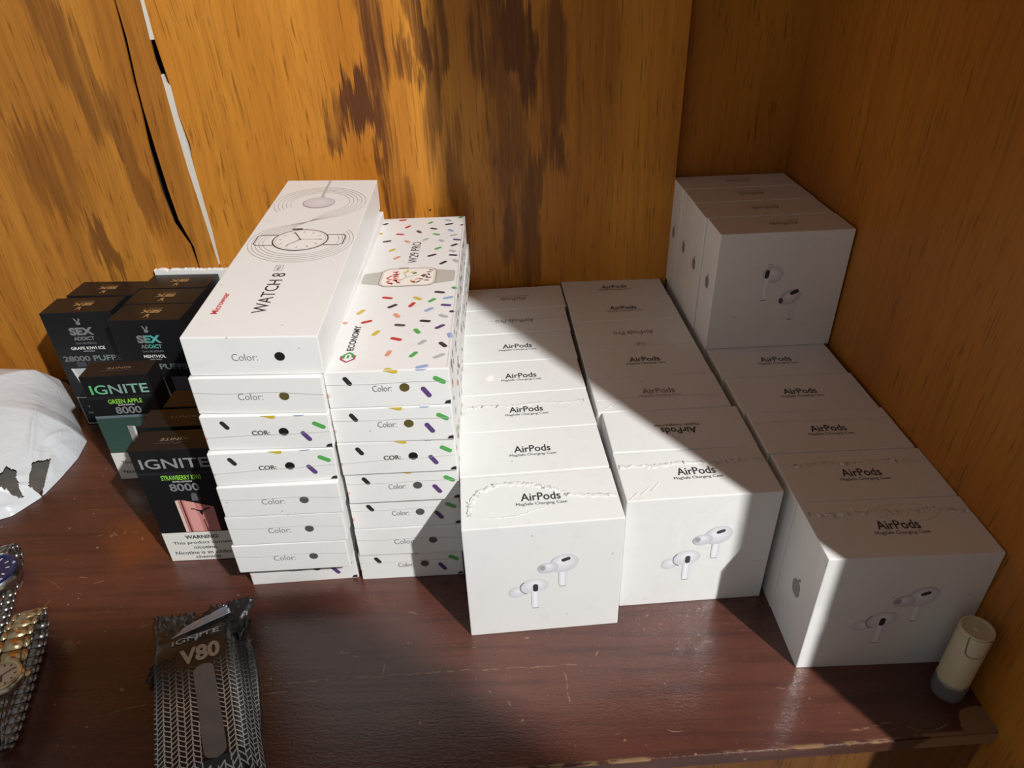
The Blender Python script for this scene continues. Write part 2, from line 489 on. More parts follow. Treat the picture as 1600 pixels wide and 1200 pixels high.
class Print:
    """flat print, laid out in millimetres on one face"""
    def __init__(self):
        self.v = []; self.c = []; self.f = []; self.k = 0

    def add(self, pts, faces, cols, lift=None):
        b = len(self.v)
        z = self.k if lift is None else lift
        self.v += [(x, y, z) for x, y in pts]
        self.c += cols
        self.f += [tuple(b + i for i in f) for f in faces]
        self.k += 1

    def poly(self, pts, col):
        self.add(pts, [tuple(range(len(pts)))], [lin(col)] * len(pts))

    def ell(self, cx, cy, rx, ry, ang=0.0, col=(0, 0, 0), edge=None, off=(0, 0), n=28):
        ca, sa = math.cos(ang), math.sin(ang)
        pts = [(cx + off[0], cy + off[1])]
        for i in range(n):
            a = 2 * math.pi * i / n
            x, y = rx * math.cos(a), ry * math.sin(a)
            pts.append((cx + x * ca - y * sa, cy + x * sa + y * ca))
        e = lin(edge or col)
        self.add(pts, [(0, 1 + i, 1 + (i + 1) % n) for i in range(n)], [lin(col)] + [e] * n)

    def pill(self, x0, y0, x1, y1, wd, col):
        a = math.atan2(y1 - y0, x1 - x0)
        L = math.hypot(x1 - x0, y1 - y0)
        r = wd / 2
        k = max(0.0, L / 2 - r)
        cx, cy = (x0 + x1) / 2, (y0 + y1) / 2
        ca, sa = math.cos(a), math.sin(a)
        pts = []
        for s in (1, -1):
            for i in range(7):
                t = -math.pi / 2 + math.pi * i / 6
                x, y = s * (k + r * math.cos(t)), s * r * math.sin(t)
                pts.append((cx + x * ca - y * sa, cy + x * sa + y * ca))
        self.poly(pts, col)

    def line(self, pts, wd, col, closed=False, col2=None):
        n = len(pts)
        L, R = [], []
        for i in range(n):
            p = pts[(i - 1) % n] if (closed or i > 0) else pts[i]
            q = pts[(i + 1) % n] if (closed or i < n - 1) else pts[i]
            dx, dy = q[0] - p[0], q[1] - p[1]
            d = math.hypot(dx, dy) or 1
            nx, ny = -dy / d * wd / 2, dx / d * wd / 2
            L.append((pts[i][0] + nx, pts[i][1] + ny)); R.append((pts[i][0] - nx, pts[i][1] - ny))
        m = n if closed else n - 1
        c2 = lin(col2) if col2 else lin(col)
        self.add(L + R, [(i, (i + 1) % n, n + (i + 1) % n, n + i) for i in range(m)], [lin(col)] * n + [c2] * n)

    def arc(self, cx, cy, rx, ry, a0, a1, wd, col, n=40, ang=0.0):
        ca, sa = math.cos(ang), math.sin(ang)
        pts = []
        for i in range(n + 1):
            a = math.radians(a0 + (a1 - a0) * i / n)
            x, y = rx * math.cos(a), ry * math.sin(a)
            pts.append((cx + x * ca - y * sa, cy + x * sa + y * ca))
        self.line(pts, wd, col)

    def text(self, s, x, y, width, height, col, ang=0.0, bold=0.0, align='c', grad=None):
        """text scaled into width x height; (x, y) = centre of its box"""
        vs_, fs, x0, x1, y0, y1 = text_mesh(s, bold)
        ca, sa = math.cos(ang), math.sin(ang)
        pts, cols = [], []
        for a, b in vs_:
            u = ((a - x0) / (x1 - x0) - (0.5 if align == 'c' else 0.0)) * width
            v = ((b - y0) / (y1 - y0) - 0.5) * height
            pts.append((x + u * ca - v * sa, y + u * sa + v * ca))
            if grad:
                t = (a - x0) / (x1 - x0) * (len(grad) - 1)
                i = min(int(t), len(grad) - 2)
                g0, g1 = lin(grad[i]), lin(grad[i + 1])
                cols.append(tuple(p + (q - p) * (t - i) for p, q in zip(g0, g1)))
            else:
                cols.append(lin(col))
        self.add(pts, fs, cols)

    def mesh(self, name, o, ex, ey, lift=0.00022, step=0.00002):
        o, ex, ey = Vector(o), Vector(ex).normalized(), Vector(ey).normalized()
        n = ex.cross(ey)
        me = bpy.data.meshes.new(name)
        me.from_pydata([tuple(o + ex * (x * 0.001) + ey * (y * 0.001) + n * (lift + step * min(z, 70))) for x, y, z in self.v], [], self.f)
        at = me.color_attributes.new('Col', 'FLOAT_COLOR', 'POINT')
        for i, c in enumerate(self.c):
            at.data[i].color = (*c, 1.0)
        me.update()
        return me


INK = (62, 60, 60)

# ------------------------------------------------------------------ setting
def struct(name, me, mat, parent=None):
    o = link(name, me, parent, [mat])
    if parent is None:
        o['kind'] = 'structure'
    return o


YW = 0.348          # front of the main back panel
ZT = 0.95
# shelf
def fy(x):
    return -0.1138 + 0.0518 * x


def xr(y):          # face of the right-hand side board
    return 0.2935 + (0.3615 - y) * 0.0273


sh = prism_z('floor', [(-0.85, fy(-0.85)), (xr(fy(0.305)) + 0.001, fy(0.3075)), (xr(0.362) + 0.004, 0.372), (-0.85, 0.372)], -0.0115, 0.0, 0.0009)
struct('floor', sh, M['shelf'])
M['apron'] = wood_wall('dull_plywood', 'x', (0.20, 0.085, 0.022), (0.13, 0.05, 0.013), (0.05, 0.02, 0.01), (), 5.0)
struct('trim_1', prism_z('trim_1', [(-0.85, fy(-0.85) + 0.006), (0.31, fy(0.31) + 0.006), (0.31, fy(0.31) + 0.02), (-0.85, fy(-0.85) + 0.02)], -0.50, -0.0118),
       M['apron'])

# back wall: main panel, loose strip, left board and the wall behind them
crL = [(-0.3166, 0.3793), (-0.3178, 0.3497), (-0.3207, 0.3132), (-0.3217, 0.2884), (-0.3246, 0.2567), (-0.3256, 0.2137), (-0.3226, 0.181), (-0.3133, 0.1568),
       (-0.3118, 0.135), (-0.3110, 0.0)]
crR = [(-0.3144, 0.3792), (-0.3144, 0.3496), (-0.3176, 0.312), (-0.3185, 0.2911), (-0.3186, 0.2565), (-0.3181, 0.2135), (-0.3165, 0.1841), (-0.3093, 0.1546),
       (-0.3096, 0.135), (-0.3100, 0.0)]
left_pts = [(-0.85, ZT), (-0.3130, ZT)] + [(x + 0.0006, z) for x, z in crL] + [(-0.85, 0.0)]
stL = [(-0.2932, 0.3785), (-0.2945, 0.3474), (-0.2952, 0.331), (-0.2935, 0.3166), (-0.2936, 0.279), (-0.2932, 0.2376), (-0.2905, 0.1799), (-0.2889, 0.1355), (-0.2882, 0.0)]
strip_pts = [(-0.3115, ZT), (-0.2945, ZT)] + stL + crR[::-1]
mnL = [(-0.2905, 0.3785), (-0.2905, 0.3474), (-0.2890, 0.3229), (-0.2880, 0.3092), (-0.2876, 0.2830), (-0.2848, 0.2577), (-0.2862, 0.245), (-0.2874, 0.225),
       (-0.2867, 0.1696), (-0.2880, 0.1355), (-0.2880, 0.0)]
main_pts = [(-0.2905, ZT)] + mnL + [(0.1812, 0.0), (0.1812, 0.21), (0.1812, 0.3631), (0.1808, ZT)]
main_pts = main_pts[:1] + mnL + main_pts[1 + len(mnL):]
wb = struct('wall_back', prism_y('wall_back', main_pts, YW, YW + 0.0112), M['wall_main'])
struct('board', prism_y('board', left_pts, YW - 0.0012, YW + 0.0012), M['wall_left'], wb)
struct('board', prism_y('board', strip_pts, YW - 0.0006, YW + 0.0018), M['wall_left'], wb)
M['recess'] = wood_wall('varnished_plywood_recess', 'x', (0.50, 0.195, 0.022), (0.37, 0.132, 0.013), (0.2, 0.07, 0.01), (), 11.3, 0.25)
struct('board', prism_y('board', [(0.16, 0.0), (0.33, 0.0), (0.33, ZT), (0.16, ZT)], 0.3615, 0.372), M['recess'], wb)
M['black'] = simple('dark_gap', (0.012, 0.010, 0.009), 0.9)
struct('board', prism_y('board', [(-0.85, 0.0), (0.175, 0.0), (0.175, ZT), (-0.85, ZT)], YW + 0.0115, 0.372), M['black'], wb)
M['plaster'] = simple('white_filler', (0.66, 0.62, 0.55), 0.85, bump=(400, 0.4, 0.0005))
f1 = [(-0.2940, 0.60), (-0.2905, 0.60), (-0.2903, 0.3784), (-0.2905, 0.3478), (-0.2948, 0.3474), (-0.2938, 0.3785)]
f2 = [(-0.2940, 0.3190), (-0.2925, 0.3180), (-0.2915, 0.3120), (-0.2878, 0.3094), (-0.2884, 0.2830), (-0.2872, 0.2566), (-0.2869, 0.225), (-0.2863, 0.1696), (-0.2874, 0.1360),
      (-0.2893, 0.1345), (-0.2908, 0.1799), (-0.2937, 0.2376), (-0.2941, 0.279)]
for f in (f1, f2):
    struct('filler_strip', prism_y('filler_strip', f, YW - 0.0004, YW + 0.009), M['plaster'], wb)
bm = bmesh.new()
bmesh.ops.create_circle(bm, cap_ends=True, segments=12, radius=0.0011, matrix=Matrix.Translation((-0.0625, YW - 0.0002, 0.1857)) @ Matrix.Rotation(math.pi / 2, 4, 'X'))
struct('nail_hole', bm_mesh(bm, 'nail_hole'), M['black'], wb)

# right-hand side board, its front edge throws the long diagonal shadow
yf = -0.207
struct('wall_right', prism_z('wall_right', [(xr(0.372), 0.372), (xr(yf), yf), (xr(yf) + 0.018, yf), (xr(0.372) + 0.018, 0.372)], -0.50, ZT, 0.0008), M['wall_right'])
struct('ceiling', prism_z('ceiling', [(-0.85, 0.372), (-0.85, yf), (xr(yf) + 0.018, yf), (xr(0.372) + 0.018, 0.372)], ZT, ZT + 0.018), M['wall_right'])

# ------------------------------------------------------------------ earphone cartons
EW, EH, ED = 0.1045, 0.1024, 0.0495
eb = rbox('carton_body', EW, ED, EH, 0.0007)


def bud_pro(p):
    wht, shd, drk = (246, 245, 248), (208, 205, 213), (58, 56, 58)
    p.ell(34.0, 41.6, 6.3, 5.2, 0.5, (240, 239, 243), (210, 208, 216), (1, 1))
    p.ell(45.5, 46.6, 9.6, 7.0, 0.12, wht, (212, 210, 218), (1, 2))
    p.arc(41.5, 45.0, 5.6, 6.0, 120, 260, 0.7, (120, 118, 126))
    p.poly([(43.4, 46), (49.0, 46), (49.0, 26.0), (48.0, 24.2), (44.4, 24.2), (43.4, 26.0)], (226, 224, 232))
    p.poly([(44.6, 46), (47.2, 46), (47.2, 24.6), (44.6, 24.6)], (244, 243, 248))
    p.pill(46.2, 40.8, 46.2, 48.2, 3.6, drk)
    p.line([(44.2, 24.3), (48.2, 24.3)], 0.5, (120, 118, 122))
    p.poly([(62.0, 60), (68.0, 60), (67.6, 46.0), (66.6, 44.4), (63.0, 44.4), (62.0, 46.0)], (224, 222, 230))
    p.poly([(63.2, 60), (65.8, 60), (65.8, 44.9), (63.2, 44.9)], (242, 241, 246))
    p.ell(65.6, 66.4, 9.8, 8.2, 0.45, wht, shd, (-1, 3))
    p.ell(54.8, 63.0, 6.8, 5.0, 0.15, (240, 239, 244), (200, 197, 206), (0, 2))
    p.ell(51.0, 63.2, 2.4, 2.7, 0.2, (150, 147, 155), (186, 183, 192))
    p.pill(63.6, 68.6, 69.6, 70.9, 3.0, drk)
    p.line([(62.8, 44.5), (66.8, 44.5)], 0.5, (130, 128, 132))


def bud_three(p):
    p.line([(42.6, 78.2), (46.6, 78.4)], 0.5, (130, 125, 125))
    p.ell(48.0, 69.0, 8.6, 7.6, -0.2, (242, 241, 245), (198, 195, 204), (0, 2))
    p.poly([(41.0, 69), (46.6, 69), (46.2, 48), (45.6, 45.6), (41.4, 45.6), (40.8, 48)], (224, 222, 230))
    p.poly([(42.4, 69), (44.8, 69), (44.6, 46), (42.4, 46)], (243, 242, 247))
    p.pill(43.0, 65.6, 43.6, 73.4, 3.6, (58, 56, 58))
    p.line([(41.4, 45.7), (45.8, 45.7)], 0.7, (110, 106, 108))
    p.poly([(67.4, 46), (72.8, 46), (72.2, 28.6), (71.4, 26.4), (67.6, 26.4), (67.0, 28.6)], (224, 222, 230))
    p.ell(66.2, 47.6, 9.4, 6.6, 0.45, (244, 243, 247), (196, 193, 202), (0, 2))
    p.pill(65.8, 50.6, 72.6, 53.8, 3.8, (58, 56, 58))
    p.ell(59.0, 44.6, 1.9, 2.6, 0.25, (84, 80, 84), (70, 66, 70))
    p.line([(67.4, 26.5), (71.4, 26.5)], 0.7, (110, 106, 108))


def apple(p, cx, cy, s, col):
    pts = []
    for i in range(40):
        a = 2 * math.pi * i / 40
        r = 1.0 - 0.10 * math.cos(2 * a) - 0.16 * math.exp(-((a - math.pi / 2) / 0.35) ** 2) - 0.10 * math.exp(-((a - 3 * math.pi / 2) / 0.3) ** 2)
        x, y = r * math.cos(a), 1.02 * r * math.sin(a)
        d = math.hypot(x - 1.32, y - 0.18)
        if d < 0.58:
            k = 0.58 / d
            x, y = 1.32 + (x - 1.32) * k, 0.18 + (y - 0.18) * k
        pts.append((cx + x * s, cy + y * s))
    p.poly(pts, col)
    leaf = [(0.02, 1.05), (0.06, 1.35), (0.30, 1.62), (0.52, 1.68), (0.50, 1.40), (0.28, 1.12)]
    p.poly([(cx + x * s, cy + y * s) for x, y in leaf], col)


def top_print(kind, flip, pale):
    """lettering on the top face, millimetres from the front left corner"""
    p = Print()
    c = (150, 140, 132) if pale else INK
    cx, cy = 53.0, 24.0
    a = math.pi if flip else 0.0
    sg = -1 if flip else 1
    if kind == 'pro':
        p.text('AirPods Pro', cx, cy, 37, 7.4, (128, 118, 112), a, 0.0)
    else:
        p.text('AirPods', cx, cy + 2.0 * sg, 26.5, 7.6, c, a, 0.012)
        p.text('MagSafe Charging Case', cx, cy - 5.0 * sg, 33.5, 3.4, c, a, 0.0)
    return p.mesh('lettering', (-EW / 2, 0, EH), (1, 0, 0), (0, 1, 0))


TOPS = {k: top_print(*k) for k in [('std', False, False), ('std', True, False), ('std', True, True), ('std', False, True), ('pro', True, True)]}
_p = Print(); bud_pro(_p)
BUD_PRO = _p.mesh('earbud_picture', (-EW / 2, 0, 0), (1, 0, 0), (0, 0, 1))
_p = Print(); apple(_p, ED * 500, 50, 6.2, (150, 146, 144))
SIDE_APPLE = _p.mesh('logo', (-EW / 2, ED, 0), (0, -1, 0), (0, 0, 1))


def film_ribbon(name, path, wd, hgt, seed, closed=False, nseg=90):
    """crumpled ridge of shrink film along a path of (x, y) on a horizontal face"""
    r = random.Random(seed)
    pts = []
    m = len(path)
    segs = m if closed else m - 1
    for i in range(nseg + (0 if closed else 1)):
        t = i / nseg * segs
        k = min(int(t), segs - 1)
        a, b = path[k], path[(k + 1) % m]
        f = t - k
        pts.append((a[0] + (b[0] - a[0]) * f, a[1] + (b[1] - a[1]) * f))
    bm = bmesh.new()
    rows = []
    n = len(pts)
    for i, (x, y) in enumerate(pts):
        q = pts[(i + 1) % n] if (closed or i < n - 1) else pts[i]
        p_ = pts[i - 1] if (closed or i > 0) else pts[i]
        dx, dy = q[0] - p_[0], q[1] - p_[1]
        d = math.hypot(dx, dy) or 1
        nx, ny = -dy / d, dx / d
        row = []
        ww = wd * r.uniform(0.5, 1.25)
        jx, jy = r.gauss(0, wd * 0.12), r.gauss(0, wd * 0.12)
        for k, s in enumerate((-1, -0.55, -0.1, 0.35, 0.75, 1)):
            z = 0.00006 if k in (0, 5) else hgt * r.uniform(0.05, 1.0)
            row.append(bm.verts.new((x + jx + nx * s * ww / 2, y + jy + ny * s * ww / 2, z)))
        rows.append(row)
    for i in range(n if closed else n - 1):
        a, b = rows[i], rows[(i + 1) % n]
        for k in range(5):
            bm.faces.new((a[k], a[k + 1], b[k + 1], b[k]))
    bmesh.ops.recalc_face_normals(bm, faces=bm.faces)
    return bm_mesh(bm, name, True)


def earphone_carton(label, x, y, yaw, kind='std', flip=False, pale=False, group='', front=False, side=False, seam=None, seed=0):
    t = thing('earphone_carton', label, 'box', (x, y, 0.0), (0, 0, math.radians(yaw)), group)
    link('carton_body', eb, t, [M['carton_wrapped']])
    link('lettering', TOPS[(kind, flip, pale)], t, [M['ink']])
    if front:
        link('earbud_picture', BUD_PRO, t, [M['ink']])
    if side:
        link('logo', SIDE_APPLE, t, [M['ink']])
    if seam is not None:
        v, wd, hg = seam
        pth = [(-EW / 2 + 0.002 + (EW - 0.004) * i / 8, v + 0.0012 * math.sin(i * 1.9 + seed)) for i in range(9)]
        s = link('wrap_seam', film_ribbon('wrap_seam', pth, wd, hg, seed), t, [M['film']])
        s.location.z = EH
    return t


# bands across the columns, front edge of each carton: (x centre, y front, yaw)
COL1 = [(0.0344, -0.0144, 4.0), (0.0306, 0.0369, 4.1), (0.0275, 0.0869, 4.2), (0.0241, 0.1369, 4.0), (0.0215, 0.1872, 3.2), (0.0195, 0.2380, 3.1), (0.0186, 0.2880, 3.0)]
COL2 = [(0.1416, 0.0069, 3.2), (0.1392, 0.0573, 2.2), (0.1340, 0.1075, 2.5), (0.1312, 0.1573, 2.5), (0.1290, 0.2072, 2.6), (0.1268, 0.2570, 2.4), (0.1240, 0.3068 - 0.0010, 2.2)]
COL3 = [(0.2517, -0.0496, 0.9), (0.2506, 0.0003, 1.2), (0.2479, 0.0507, 1.3), (0.2449, 0.1006, 1.5), (0.2420, 0.1505, 1.5)]
o1, o2, o3 = 'cartons in the column beside the confetti boxes', 'cartons in the middle column', 'cartons in the column along the right side board'
L1 = ['front carton beside the confetti boxes, film torn in a ring around its lettering',
      'second carton from the front in the column beside the confetti boxes',
      'third carton of the column beside the confetti boxes, a bubbly film seam across its lettering',
      'fourth carton beside the confetti boxes, a white smear left of its lettering',
      'fifth carton from the front in the column beside the confetti boxes',
      'sixth carton beside the confetti boxes, pale upside-down lettering crossed by the shadow edge',
      'rearmost carton beside the confetti boxes, against the wood panel with upside-down lettering']
K1 = [('std', False, False), ('std', False, False), ('std', False, False), ('std', False, False), ('std', False, False), ('pro', True, True), ('std', True, True)]
S1 = [None, None, (0.0325, 0.0036, 0.0006), None, None, (0.025, 0.0015, 0.0003), None]
e1 = []
for i, (x, y, a) in enumerate(COL1):
    e1.append(earphone_carton(L1[i], x, y, a, *K1[i], o1, front=(i == 0), seam=S1[i], seed=i + 3))
s_ = link('torn_film', film_ribbon('torn_film', [(-0.047, 0.012), (-0.046, 0.024), (-0.040, 0.034), (-0.028, 0.040), (-0.014, 0.0405), (-0.003, 0.0375), (0.006, 0.0340), (0.013, 0.0300),
          (0.020, 0.0250), (0.034, 0.0230), (0.0505, 0.0215)], 0.0042, 0.0013, 5), e1[0], [M['film']])
s_.location.z = EH
s_ = link('torn_film', film_ribbon('torn_film', [(-0.047, 0.012), (-0.040, 0.0095), (-0.026, 0.0085), (-0.016, 0.0095), (-0.006, 0.0125), (0.002, 0.0150)], 0.0012, 0.0005, 6), e1[0], [M['film']])
s_.location.z = EH
M['smear'] = simple('white_smear', (0.86, 0.85, 0.83), 0.7)
_p = Print(); _p.ell(27, 24, 3.2, 5.0, -0.5, (245, 244, 240))
link('smear', _p.mesh('smear', (-EW / 2, 0, EH), (1, 0, 0), (0, 1, 0)), e1[3], [M['ink']])

L2 = ['front carton of the middle column, its printed face half in the diagonal shadow',
      'second carton from the front in the middle column, dark lettering upside down',
      'third carton of the middle column, film wrinkles hatched along its front edge',
      'fourth carton from the front in the middle column, fully lettered and in shade',
      'fifth carton of the middle column, pale lettering and a clear film blob in front',
      'sixth carton from the front in the middle column, next to the raised row',
      'rearmost carton of the middle column, touching the wood panel at the back']
K2 = [('std', False, False), ('std', True, False), ('std', False, True), ('std', False, False), ('pro', True, True), ('std', False, False), ('std', False, False)]
S2 = [(0.034, 0.0042, 0.0010), None, (0.017, 0.0016, 0.0004), None, None, None, None]
e2 = []
for i, (x, y, a) in enumerate(COL2):
    e2.append(earphone_carton(L2[i], x, y, a, *K2[i], o2, front=(i == 0), seam=S2[i], seed=i + 20))
s_ = link('torn_film', film_ribbon('torn_film', [(-0.002, 0.0005), (0.0, 0.003), (0.003, 0.0035), (0.005, 0.001)], 0.005, 0.0016, 44, nseg=14), e2[4], [M['film']])
s_.location.z = EH
for k in range(5):
    xx = -0.050 + 0.004 * k
    s_ = link('film_wrinkle', film_ribbon('film_wrinkle', [(xx, 0.001 + 0.002 * k), (xx + 0.007, 0.008 + 0.002 * k)], 0.0012, 0.0005, 60 + k, nseg=16), e2[2 if k % 2 else 0],
              [M['film']])
    s_.location.z = EH

L3 = ['front carton of the right column beside the small bottle, only its left edge lit',
      'second carton from the front along the right side board',
      'third carton from the front along the right side board',
      'fourth carton from the front along the right side board',
      'fifth carton along the right side board, right at the foot of the raised row']
S3 = [(0.037, 0.0045, 0.0008), (0.036, 0.0036, 0.0006), (0.036, 0.0014, 0.0004), None, None]
e3 = []
for i, (x, y, a) in enumerate(COL3):
    e3.append(earphone_carton(L3[i], x, y, a, 'std', False, False, o3, front=(i == 0), side=(i == 0), seam=S3[i], seed=i + 40))
s_ = link('torn_film', film_ribbon('torn_film', [(0.010 + 0.020 * math.cos(a), 0.036 + 0.008 * math.sin(a)) for a in [2 * math.pi * k / 20 for k in range(20)]], 0.0012, 0.0004, 71, True), e3[0],
          [M['film']])
s_.location.z = EH
# the hidden lower cartons that carry the raised row
for i in range(3):
    earphone_carton('white carton under the raised row of four, ' + ('nearest the viewer', 'in the middle', 'at the back wall')[i], 0.2395 - 0.0016 * i, 0.2012 + 0.0503 * i, 1.6, 'std', False, False,
                    'cartons carrying the raised row')

# raised row of four flatter-fronted cartons
SW, SH, SD = 0.1095, 0.1058, 0.0385
sb = rbox('carton_body', SW, SD, SH, 0.0007)
_p = Print(); bud_three(_p)
BUD3 = _p.mesh('earbud_picture', (-SW / 2, 0, 0), (1, 0, 0), (0, 0, 1))
_p = Print(); apple(_p, SD * 500, 56, 5.2, (136, 130, 128))
S_APPLE = _p.mesh('logo', (-SW / 2, SD, 0), (0, -1, 0), (0, 0, 1))
_p = Print(); _p.text('AirPods', 58, 19, 24, 6.4, (150, 140, 130), math.pi, 0.01); _p.text('MagSafe Charging Case', 56, 25.5, 32, 2.8, (165, 155, 146), math.pi, 0.0)
S_TOP = _p.mesh('lettering', (-SW / 2, 0, SH), (1, 0, 0), (0, 1, 0))
LS = ['front carton of the raised row, two stemmed earbuds pictured on its face', 'second carton from the front in the raised row by the corner',
      'third carton from the front in the raised row by the corner', 'rearmost carton of the raised row, in the wooden corner']
ya = 1.66
ex = Vector((math.cos(math.radians(ya)), math.sin(math.radians(ya)), 0)); ey = Vector((-ex.y, ex.x, 0))
so = Vector((0.1867, 0.1963, EH + 0.0003)) + ex * SW / 2
for i in range(4):
    pos = so + ey * (0.0398 * i) + ex * (0, -0.0012, -0.0008, -0.001)[i]
    t = thing('earphone_carton', LS[i], 'box', pos, (0, 0, math.radians(ya)), 'raised row of cartons in the corner')
    link('carton_body', sb, t, [M['carton_wrapped']])
    link('lettering', S_TOP, t, [M['ink']])
    link('logo', S_APPLE, t, [M['ink']])
    if i == 0:
        link('earbud_picture', BUD3, t, [M['ink']])

# ------------------------------------------------------------------ watch cartons
PC = {'r': (196, 62, 58), 'y': (206, 180, 62), 'g': (84, 168, 84), 'k': (58, 54, 62), 'b': (150, 166, 206), 'v': (92, 66, 120), 'o': (226, 152, 122), 's': (176, 180, 178),
      'n': (96, 76, 70)}
PILLS = [('r',22.7,104.1,30.8,101.7),('y',46.1,102.9,52.4,97.8),('g',57.9,93.3,62.7,99.2),('k',61.0,110.8,69.1,108.3),('b',68.2,98.3,75.8,100.8),('v',67.2,88.5,75.0,86.4),('k',29.1,86.1,35.3,91.7),('r',44.6,86.4,47.8,93.8),('b',56.4,78.6,62.2,84.1),('k',74.0,77.2,77.8,76.7),('y',8.4,77.5,12.6,84.7),('o',34.9,77.0,39.3,70.3),('s',67.0,72.8,73.4,68.2),('k',54.1,64.6,62.1,62.9),('v',65.8,51.8,71.9,57.5),('r',13.3,64.0,20.9,67.4),('n',37.0,59.9,44.9,58.1),('g',51.8,52.9,55.6,45.8),('b',75.4,45.4,77.4,38.3),('y',24.2,45.3,27.8,52.3),('r',36.8,41.3,44.8,37.5),('s',56.3,30.7,60.9,36.8),('k',70.1,33.0,74.9,26.2),('o',37.1,17.0,38.9,24.4),('g',52.3,14.7,56.4,21.5),('s',67.5,12.6,74.4,17.6),('b',57.3,1.6,65.1,4.0),('o',0.6,65.1,4.0,65.0),('k',2.3,260.0,6.4,264.1),('r',15.9,270.2,23.1,272.0),('g',44.5,259.0,48.2,264.1),('s',59.4,269.2,65.6,264.2),('k',60.3,254.7,67.8,257.3),('g',72.3,271.4,76.0,275.8),('v',74.6,251.4,77.6,253.9),('r',24.2,249.5,28.3,255.8),('n',35.8,242.2,39.9,235.2),('k',47.2,247.4,53.8,243.5),('b',64.0,242.3,68.8,236.5),('y',1.4,238.8,5.1,236.0),('r',17.2,235.1,25.0,232.9),('g',50.8,232.7,57.4,228.9),('s',66.4,225.8,73.1,228.7),('k',7.7,216.6,15.2,218.9),('o',27.0,218.1,32.2,213.0),('s',42.6,216.2,47.8,222.3),('s',57.1,217.6,61.8,212.5),('v',69.5,217.1,76.9,214.6),('k',68.5,201.2,74.1,206.2),('g',55.1,194.9,60.4,200.2),('y',16.4,194.1,20.9,199.8),('s',67.6,192.2,73.5,188.1),('k',67.8,181.9,75.3,180.0),('k',50.2,180.1,57.2,184.4),('s',72.1,172.0,76.5,165.8),('k',61.5,162.6,66.8,168.8),('o',22.2,176.2,27.1,182.7),('g',74.0,118.3,77.6,114.2)]
CH = 0.0275
H90 = math.pi / 2


def confetti_front(p, w, h, word, dot):
    s = w / 80
    p.pill(12.6 * s, h - 4.0, 16.6 * s, h - 10.4, 3.1, (44, 43, 46))
    p.pill(69.5 * s, h - 6.2, 77.2 * s, h - 10.8, 3.2, PC['g'])
    p.pill(61.5 * s, h - 13.2, 66.6 * s, h - 21.0, 3.2, PC['v'])
    p.poly([(38 * s, h - 0.1), (47.5 * s, h - 0.1), (46.8 * s, h - 2.4), (44.5 * s, h - 2.5)], PC['y'])
    p.poly([(58.5 * s, h - 0.1), (66 * s, h - 0.1), (64 * s, h - 0.9), (60 * s, h - 1.0)], PC['b'])
    p.poly([(75 * s, 1.2), (79.3 * s, 1.2), (79.3 * s, 4.0), (76.5 * s, 3.4)], (46, 44, 46))
    p.poly([(0.5, 8.5), (1.6, 9.2), (1.6, 11.2), (0.5, 11.6)], (232, 178, 166))
    if word == 'COR:':
        p.text('COR:', 36 * s, h - 13.6, 11.5, 3.7, (84, 82, 84), 0, 0.02)
    else:
        p.text('Color:', 36 * s, h - 13.2, 12, 4.6, (130, 128, 128), 0, -0.006)
    p.ell(50.5 * s, h - 13.0, 3.1, 3.1, 0, dot)
    p.line([(0.4, h - 9.4), (26, h - 9.8), (55, h - 9.0), (w - 0.4, h - 9.6)] if word == 'Color:' else [(0.4, h - 17), (30, h - 15.4), (55, h - 15.0), (w - 0.4, h - 13.6)],
           0.25, (196, 194, 190))


def plain_front(p, w, h, dot, film=True):
    p.text('Color:', w * 0.435, h * 0.48, w * 0.19, 5.0, (118, 117, 118), 0, -0.008)
    p.ell(w * 0.695, h * 0.49, 3.1, 3.1, 0, dot)
    if film:
        p.line([(0.4, h * 0.60), (20, h * 0.56), (50, h * 0.60), (w - 0.4, h * 0.52)], 0.3, (186, 184, 180))


